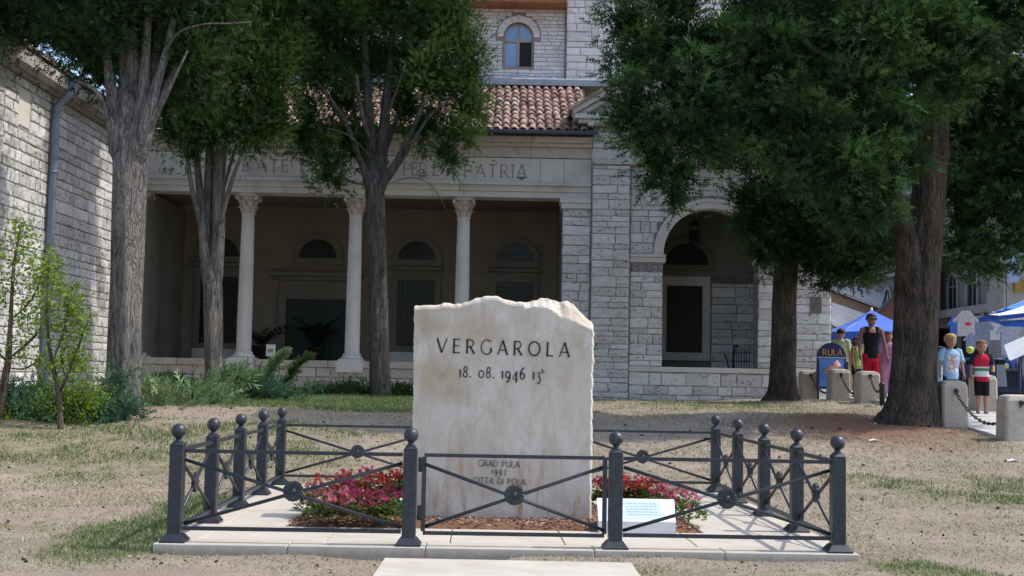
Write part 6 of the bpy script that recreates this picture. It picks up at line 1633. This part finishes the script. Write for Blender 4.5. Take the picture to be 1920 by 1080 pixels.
def build_people():
    blond = plain('blond_hair', (.42, .27, .11), .7, .2, var=.3, scale=30); brown = plain('brown_hair', (.07, .04, .025), .7, .2, var=.3, scale=30); black = plain('black_hair', (.012, .01, .01), .6, .3)
    black_c = plain('black_cloth', (.012, .012, .014), .9, .1); navy = plain('navy_cloth', (.02, .024, .05), .9, .1)
    def at(u, Y): p = P(u, 760, Y); return (p.x, Y, pz(Y)+.002)
    def height(u, v, Y): p = P(u, v, Y); return p.z-pz(Y)
    b = at(1783, 20.6); person('blond boy in a light blue printed T-shirt standing behind the bollard', b, height(1783, 626, 20.6), 4, M_skin, blond, printed('print_shirt', (.28, .44, .60), .84, .09, ((.45, .30, .28), (.40, .06, .09), (.60, .62, .70))), navy, True, ((14, 12), (14, 10)))
    H = height(1840, 638, 20.9); b = at(1841, 20.9)
    person('boy in a red shirt with a green stripe and white block and dark shorts', b, H, -6, M_skin, brown.copy() if False else plain('light_brown_hair', (.20, .12, .06), .7, .2, var=.3, scale=30),
           banded('striped_shirt', [(-1, (.42, .02, .05)), (.50*H, (.68, .68, .70)), (.575*H, (.06, .24, .11)), (.615*H, (.62, .63, .66)), (.635*H, (.45, .025, .05))]), black_c, True, ((12, 8), (16, 70)), extra=navy)
    Y = 24.7; b = at(1634, Y); person('man in a black sleeveless shirt and red trousers with dark glasses', b, height(1634, 588, Y), 0, M_skin_tan, black, black_c, plain('red_cloth', (.38, .014, .035), .85, .1), False, ((12, 26), (16, 14)), 'tank', bottom_len='long', stride=.045,
        hold=lambda t, W: MB().box(W(0,0,.93).x-.085, W(0,-.062,0).y-.012, W(0,0,.932).z-.014, W(0,0,.93).x+.085, W(0,-.062,0).y+.006, W(0,0,.932).z+.022).build('sunglasses', M_iron, t))
    Y = 26.0; b = at(1606, Y); person('woman in a green top and black shorts beside the man in red trousers', b, height(1604, 632, Y), 35, M_skin_tan, brown, plain('green_top', (.22, .32, .10), .85, .1, var=.35, scale=18), black_c, False, ((10, 20), (8, 95)), 'tank', True, True, 'mini')
    Y = 28.1; b = at(1577, Y); person('dark haired person in a pale yellow top behind the advertising board', b, height(1577, 616, Y), 150, M_skin, black, plain('yellow_top', (.42, .42, .24), .85, .1), navy, False, ((10, 10), (10, 10)), 'short', True)
    Y = 25.2; b = at(1667, Y); person('person in a pink shirt and pink skirt half hidden behind the great trunk', b, height(1667, 622, Y), -20, M_skin, brown, plain('pink_top', (.44, .20, .40), .85, .1, var=.1), plain('pink_skirt', (.55, .28, .46), .85, .1), False, ((14, 14), (12, 10)), 'short', True, True, 'long')
build_people()

def build_umbrella(label, apex, half, drop, val, cols, sides=4, rot=45, zbase=.8):
    M_a = plain(cols[0], cols[1], .75, .2, var=.08); M_v = plain(cols[2], cols[3], .75, .2, var=.08); a = Vector(apex); t = thing('parasol', label, 'parasol', (a.x, a.y, zbase))
    m_ = MB(); n = sides; cor = [Vector((a.x+half*math.cos(R(rot+360*i/n)), a.y+half*math.sin(R(rot+360*i/n)), a.z-drop)) for i in range(n)]
    for i in range(n):
        p, q = cor[i], cor[(i+1) % n]; k = 6; rows = []
        for e in range(k+1):
            s = e/k; rows.append([a.lerp(p, s)-Vector((0, 0, .05*math.sin(math.pi*s))), a.lerp((p+q)/2, s)-Vector((0, 0, .09*math.sin(math.pi*s)))+Vector((0, 0, .04*s)), a.lerp(q, s)-Vector((0, 0, .05*math.sin(math.pi*s)))])
        v = [x for r_ in rows for x in r_]; f = []
        for e in range(k):
            for c_ in range(2): f.append((e*3+c_, e*3+c_+1, e*3+4+c_, e*3+3+c_))
        v2 = [x-Vector((0, 0, .012)) for x in v]; b = len(v)
        m_.add(v+v2, f+[tuple(b+j for j in reversed(x)) for x in f], True)
    m_.build('canopy', M_a, t)
    m_ = MB()
    for i in range(n):
        p, q = cor[i], cor[(i+1) % n]; mid = (p+q)/2+Vector((0, 0, .04)); pts = [p, mid, q]
        v = [x for y in pts for x in (y, y-Vector((0, 0, val)))]; o_ = ((p+q)/2-a); o_.z = 0; o_ = o_.normalized()*.012; v2 = [x-o_ for x in v]
        m_.add(v+v2, [(0,1,3,2),(2,3,5,4),(8,9,7,6),(10,11,9,8),(1,7,9,3),(3,9,11,5),(0,2,8,6),(2,4,10,8)])
    m_.build('valance', M_v, t)
    MB().tube([(a.x, a.y, zbase), (a.x, a.y, a.z+.06)], .028, 8).build('pole', plain('pole_grey', (.4, .4, .42), .4, .5), t)
    for c_ in cor: MB().bar(a-Vector((0, 0, .09)), c_-Vector((0, 0, .03)), .02, .02).build('rib', plain('pole_grey', (.4,.4,.42), .4, .5), t)
    MB().lathe((a.x, a.y, zbase-.0), [(.28, 0), (.28, .06), (.06, .1), (.05, .2)], 14).build('base', m_concrete(), t)
blue = ('parasol_blue', (.07, .15, .55), 'valance_blue', (.035, .08, .36))
a = P(1634, 581, 31.5); build_umbrella('blue market parasol behind the man in red trousers', a, 1.55, .62, .26, blue, 4, 45, pz(31.5))
a = P(1985, 528, 26.0); build_umbrella('blue market parasol above the white one at the right edge', a, 1.65, .68, .22, ('parasol_blue2', (.09, .23, .62), 'valance_blue2', (.05, .13, .45)), 4, 20, pz(26))
a = P(1975, 550, 22.8); build_umbrella('white parasol with a blue underside trim at the right edge', a, 1.3, .46, .08, ('parasol_white', (.76, .77, .80), 'valance_blue3', (.04, .12, .48)), 8, 22.5, pz(22.8))
a = P(1935, 598, 24.5); t = thing('shop_banner', 'blue cloth banner with white lettering hanging below the white parasol', 'banner', (a.x, 24.5, a.z))
MB().box(a.x-.55, 24.5, a.z-.16, a.x+.6, 24.53, a.z+.2).build('cloth', plain('banner_blue', (.03, .12, .50), .8, .1), t)
letters('CORALLO', (a.x-.36, 24.498, a.z-.07), (1, 0, 0), (0, 0, 1), .11, .14, .004, plain('banner_white', (.7, .72, .76), .8, .1), t)
for s in (-.5, .55): MB().tube([(a.x+s, 24.52, a.z+.2), (a.x+s, 24.52, a.z+1.25)], .008, 5).build('cord', M_iron, t)

def build_street():
    M_w = plain('street_wall', (.17, .16, .158), .9, .1, var=.18, scale=1.6, bmp=.2); M_l = plain('street_trim', (.25, .24, .23), .9, .1, var=.15)
    X = 18.0; t = thing('street_building', 'grey street building with arched upper windows above shops at the right', 'building', (X, 48, .8))
    MB().box(X, 43.6, .3, 27, 66, 13).build('wall', M_w, t)
    zl = 4.1; MB().bbox(X-.45, 43.7, zl-.22, X-.002, 66, zl+.1, .03).build('ledge', M_l, t)
    for i in range(14): MB().box(X-.4, 44.2+i*1.55, zl-.62, X-.003, 44.5+i*1.55, zl-.222).build('bracket', M_l, t)
    for z0, pr in ((6.15, .28), (6.42, .4), (9.6, .4)): MB().bbox(X-pr, 43.65, z0, X-.002, 66, z0+.2, .03).build('cornice', M_l, t)
    def rot(m_): m_.v = [(X+y, x, z) for x, y, z in m_.v]; return m_         # built in the XZ plane, turned to face -X
    for i in range(8):
        yc = 45.6+i*2.15; w_ = .5; zs = 5.15
        f = MB(); f.ring(yc, zs, w_, w_+.16, 0, math.pi, -.1, -.004, 14); f.box(yc-w_-.16, -.1, 4.22, yc-w_, -.004, zs); f.box(yc+w_, -.1, 4.22, yc+w_+.16, -.004, zs); wn = rot(f).build('window', M_l, t)
        m_ = MB(); m_.prism([(yc-w_, 4.22), (yc+w_, 4.22)]+[(yc+w_*math.cos(q*math.pi/10), zs+w_*math.sin(q*math.pi/10)) for q in range(11)], -.03, -.006); rot(m_).build('pane', M_glass, wn)
        m_ = MB(); m_.box(yc-.03, -.06, 4.22, yc+.03, -.032, zs+w_-.02); m_.box(yc-w_, -.058, zs-.03, yc+w_, -.034, zs+.03); rot(m_).build('frame', plain('frame_teal', (.14, .19, .20), .6, .3), wn)
        for z0 in (7.1,):
            f = MB(); f.box(yc-.55, -.08, z0, yc+.55, -.004, z0+1.7); wn = rot(f).build('window', M_l, t); m_ = MB(); m_.box(yc-.4, -.1, z0+.12, yc+.4, -.0815, z0+1.58); rot(m_).build('pane', M_glass, wn)
    for i in range(7):
        yc = 45.4+i*2.6; m_ = MB(); m_.box(yc-.95, -.06, .85, yc+.95, -.004, 3.4)
        rot(m_).build('shop_front', M_dark if i not in (3,) else plain('maroon_door', (.12, .02, .03), .6, .3), t)
    # paler corner building facing the lawn
    t = thing('corner_building', 'pale corner building behind the parasols at the right edge', 'building', (19.5, 42, .8))
    MB().box(16.85, 42, .3, 26, 43.4, 12).build('wall', plain('corner_wall', (.24, .228, .222), .9, .1, var=.1, scale=2), t)
    MB().bbox(16.75, 41.85, 6.9, 26, 42.0, 7.1, .02).build('cornice', M_l, t)
    p = P(1914, 536, 41.8); MB().box(p.x-.16, 41.93, p.z-.22, p.x+.5, 41.99, p.z+.22).build('shop_sign', plain('sign_yellow', (.22, .14, .02), .6, .3, var=.4, scale=9), t)
    p = P(1899, 488, 41.5); tt = thing('hanging_banner', 'narrow pale blue vertical banner on the corner building', 'banner', (p.x, 41.5, p.z))
    MB().box(p.x-.2, 41.5, p.z-.75, p.x+.2, 41.53, p.z+.75).build('cloth', plain('banner_pale', (.22, .27, .40), .8, .1), tt); MB().tube([(p.x, 41.5, p.z+.76), (p.x, 42.0, p.z+.76)], .02, 6).build('arm', M_iron, tt)
    # goods hung out before the shops
    for i, (u, v, Y, wd, hg, col, cat, lab) in enumerate(((1793,612,38,.34,.62,(.05,.12,.42),'shirt','blue shirt hung out before the shops'), (1812,606,36,.5,.75,(.36,.34,.34),'shirt','white shirt hung out before the shops with a red print'), (1838,620,37,.55,.9,(.14,.17,.22),'shirt','grey blue checked shirt hung out before the shops'), (1866,610,38,.3,.9,(.36,.36,.39),'shirt','long white shirt hung out before the shops'), (1822,640,35,.3,.42,(.20,.21,.32),'shirt','small lilac shirt on the lower hanger'), (1895,630,33,.5,1.0,(.28,.30,.36),'dress','pale dress hung below the parasols'))):
        p = P(u, v, Y); t = thing('hanging_shirt' if cat == 'shirt' else 'hanging_dress', lab, cat, (p.x, Y, p.z))
        s = wd; h = hg; m_ = MB(); pr = [(-.5,-.5),(.5,-.5),(.48,.3),(.2,.5),(-.2,.5),(-.48,.3)]; m_.prism([(p.x+a*s, p.z+b*h) for a, b in pr], Y, Y+.06)
        for sg in (-1, 1): q = [(.46*sg,.31),(.78*sg,.1),(.66*sg,.02),(.44*sg,.16)]; q = q if sg < 0 else q[::-1]; m_.prism([(p.x+a*s, p.z+b*h) for a, b in q], Y+.005, Y+.055)
        m_.build('cloth', plain('cloth_%s' % lab.split()[0]+str(i), col, .9, .1, var=.25, scale=12), t)
        MB().tube([(p.x, Y+.03, p.z+.5*h), (p.x, Y+.03, p.z+.62*h)], .012, 5).build('hanger', M_iron, t)
        if i == 1: MB().prism([(p.x+.05+.10*math.cos(q*.7), p.z-.02+.05*math.sin(q*.7)) for q in range(9)], Y-.006, Y-.001).build('print', plain('print_red', (.50, .02, .04), .8, .1), t)
    p = P(1819, 656, 34); o = MB().lathe((p.x, 34, p.z-.1), [(.1*math.sin(math.pi*k/10)+.001, .1-.1*math.cos(math.pi*k/10)) for k in range(11)], 14).build('ball', plain('lime_ball', (.42, .55, .06), .5, .3)); tag(o, 'lime green ball hanging among the shop goods', 'ball')
    # goods racks in shade under the shirts
    for i, (u, Y, w_, lab) in enumerate(((1805, 33, 1.3, 'dark display table with goods behind the two boys'), (1880, 31, 1.6, 'dark display rack with goods behind the scooter'))):
        p = P(u, 700, Y); z = pz(Y); t = thing('display_table', lab, 'table', (p.x, Y, z))
        MB().box(p.x-w_/2, Y, z+.7, p.x+w_/2, Y+.7, z+.76).build('top', plain('table_dark', (.06, .06, .08), .7, .2), t)
        for a in (-1, 1):
            for b in (0, 1): MB().box(p.x+a*(w_/2-.05)-.025, Y+.05+b*.55, z, p.x+a*(w_/2-.05)+.025, Y+.1+b*.55, z+.7).build('leg', M_iron, t)
        cols = [(.05,.09,.3),(.4,.4,.45),(.3,.05,.07),(.08,.08,.1),(.2,.3,.5),(.5,.5,.2)]
        for k in range(9): x = p.x-w_/2+.1+k*w_/9.5; h = rng.uniform(.1, .3); MB().bbox(x-.06, Y+.1, z+.762, x+.06, Y+.5, z+.762+h, .01).build('goods', plain('goods%d' % (k % 6), cols[k % 6], .7, .2), t)
        MB().box(p.x-w_/2+.03, Y+.06, z+.02, p.x+w_/2-.03, Y+.64, z+.697).build('skirt', plain('table_cloth', (.018, .02, .03), .9, .1), t)
build_street()

def build_scooter(label, u, Y, face, col, nm):
    p = P(u, 760, Y); z = pz(Y); t = thing('scooter', label, 'scooter', (p.x, Y, z)); cf, sf = math.cos(R(face)), math.sin(R(face))
    def T(m_): m_.v = [(p.x+x*cf-y*sf, Y+x*sf+y*cf, z+q) for x, y, q in m_.v]; return m_
    M_b = plain(nm, col, .35, .5); M_t = plain('tyre', (.02, .02, .02), .9, .1)
    for yw in (-.62, .62):
        m_ = MB(); m_.tube([(0, yw+.2*math.cos(k*.3927), .24+.2*math.sin(k*.3927)) for k in range(17)], .055, 8, False); w_ = T(m_).build('wheel', M_t, t)
        m_ = MB(); m_.tube([(-.03, yw, .24), (.03, yw, .24)], .12, 12); T(m_).build('rim', plain('rim_grey', (.35,.35,.37), .4, .5), w_)
    m_ = MB(); m_.prism([(-.16,.25),(.16,.25),(.2,.7),(.13,1.0),(-.13,1.0),(-.2,.7)], -.45, -.36); T(m_).build('leg_shield', M_b, t)
    m_ = MB(); m_.bbox(-.15, -.36, .2, .15, .25, .3, .02); T(m_).build('floor', M_b, t)
    m_ = MB(); m_.add([(-.17,.1,.3),(.17,.1,.3),(.15,.85,.45),(-.15,.85,.45),(-.14,.12,.72),(.14,.12,.72),(.11,.9,.75),(-.11,.9,.75)], [(3,2,1,0),(4,5,6,7),(0,1,5,4),(1,2,6,5),(2,3,7,6),(3,0,4,7)]); T(m_).build('rear_body', M_b, t)
    m_ = MB(); m_.bbox(-.14, .1, .725, .14, .82, .82, .03); T(m_).build('seat', M_t, t)
    m_ = MB(); m_.tube([(-.3,-.32,1.04),(-.15,-.4,1.06),(.15,-.4,1.06),(.3,-.32,1.04)], .018, 8); T(m_).build('handlebar', M_iron, t)
    m_ = MB(); m_.lathe((0,-.47,.92), [(.09,0),(.09,.03),(.05,.06)], 12, axis='y'); T(m_).build('headlight', plain('lamp_glass', (.6,.62,.65), .2, .5), t)
    m_ = MB(); m_.add([(-.16,-.45,1.02),(.16,-.45,1.02),(.12,-.38,1.36),(-.12,-.38,1.36),(-.16,-.44,1.02),(.16,-.44,1.02),(.12,-.37,1.36),(-.12,-.37,1.36)], [(0,1,2,3),(7,6,5,4),(0,4,5,1),(1,5,6,2),(2,6,7,3),(3,7,4,0)]); T(m_).build('windshield', plain('smoky_screen', (.25,.28,.3), .2, .5), t)
    m_ = MB(); m_.prism([(-.09,.3),(.09,.3),(.07,.5),(-.07,.5)], -.88, -.5); T(m_).build('mudguard', M_b, t)
build_scooter('dark blue scooter parked at the right edge behind the bollard', 1888, 23.5, 35, (.03, .05, .13), 'scooter_blue')
build_scooter('light blue scooter in place of a seated figure between the great trunk and the boys', 1748, 25.0, -25, (.22, .36, .52), 'scooter_light_blue')  # stand-in for a light blue seated figure half hidden here
p = P(1912, 740, 20.3); z = pz(20.3); t = thing('menu_stand', 'white tilted menu board on a thin black stand at the right edge', 'sign', (p.x, 20.3, z))
MB().tube([(p.x, 20.3, z), (p.x, 20.3, z+1.05)], .018, 8).build('pole', M_iron, t); MB().lathe((p.x, 20.3, z), [(.2, 0), (.2, .02), (.03, .04)], 14).build('base', M_iron, t)
m_ = MB(); m_.obox((p.x+.02, 20.3, z+1.15), (.22, 0, .10), (0, .10, .12), (-.01, .008, .01)); m_.build('board', plain('menu_white', (.72, .73, .76), .5, .3), t)

def build_far():
    M_r = plain('pale_roof', (.58, .53, .49), .9, .1, var=.12, scale=3); M_t = plain('tan_wall', (.42, .31, .21), .9, .1); M_pk = plain('pink_wall', (.42, .22, .18), .9, .1); M_g = plain('grey_gable', (.22, .22, .24), .9, .1)
    def house(label, pts, Y0, Y1, wall, roof, zg=.8):
        """house under a sloping roof; pts: eave left, eave right, ridge right, ridge left as pixels; the eave stands at Y0, the ridge at Y1"""
        e0, e1, r1, r0 = P(*pts[0], Y0), P(*pts[1], Y0), P(*pts[2], Y1), P(*pts[3], Y1); t = thing('far_house', label, 'house', ((e0.x+e1.x)/2, Y0, zg))
        d = Vector((0, 0, .12)); m_ = MB(); m_.add([e0, e1, r1, r0, e0+d, e1+d, r1+d, r0+d], [(3,2,1,0),(4,5,6,7),(0,1,5,4),(1,2,6,5),(2,3,7,6),(3,0,4,7)]); m_.build('roof', roof, t)
        q = Vector((0, .3, 0)); g = lambda a: Vector((a.x, a.y, zg-.5)); b = Vector((0, 0, -.01))
        m_ = MB(); m_.add([g(e0+q), g(e1+q), g(r1), g(r0), e0+q+b, e1+q+b, r1+b, r0+b], [(3,2,1,0),(4,5,6,7),(0,1,5,4),(1,2,6,5),(2,3,7,6),(3,0,4,7)]); m_.build('wall', wall, t); return t
    house('low house with a pale sunlit roof behind the blue parasol', [(1480, 575), (1650, 648), (1640, 600), (1480, 545)], 44, 47, M_t, M_r)
    house('tan house with a pale sloping roof above the lower roof', [(1470, 512), (1652, 580), (1660, 556), (1500, 515)], 52, 58, M_t, M_r)
    t = house('pink house with a dark gable roof beside the great trunk', [(1640, 592), (1760, 470), (1775, 470), (1655, 592)], 50, 56, M_pk, M_g)
    M_y = plain('yellow_far_wall', (.55, .36, .22), .9, .1)
    p = P(1600, 545, 75); t = thing('far_house', 'orange walled house high behind the yellow green tree', 'house', (p.x, 75, 1)); MB().box(p.x-1.2, 75, .5, p.x+2.6, 80, P(1600, 522, 75).z).build('wall', M_y, t)
    MB().bbox(p.x-1.5, 74.6, P(1600, 522, 75).z+.01, p.x+2.9, 80.4, P(1600, 512, 75).z, .1).build('roof', plain('far_roof', (.45, .25, .17), .9, .1), t)
    r_ = np.random.default_rng(3)
    for i, (u, v, Y, ru, lab) in enumerate(((1582, 522, 66, 26, 'yellow green tree between the far roofs'), (1668, 530, 68, 22, 'pale grey green tree above the pink gable'), (1545, 520, 72, 40, 'bushy far tree behind the church corner'))):
        p = P(u, v, Y); t = thing('far_tree', lab, 'tree', (p.x, Y, .8)); MB().tube([(p.x, Y, .6), (p.x, Y, p.z)], [.25, .12], 8).build('trunk', M_bark_dark, t)
        crown('crown', [pb(u, v, Y, ru), pb(u+ru*.6, v+ru*.5, Y, ru*.7), pb(u-ru*.6, v+ru*.5, Y, ru*.7)], M_far_leaf, t, r_, .5, 260, up=.4)
build_far()
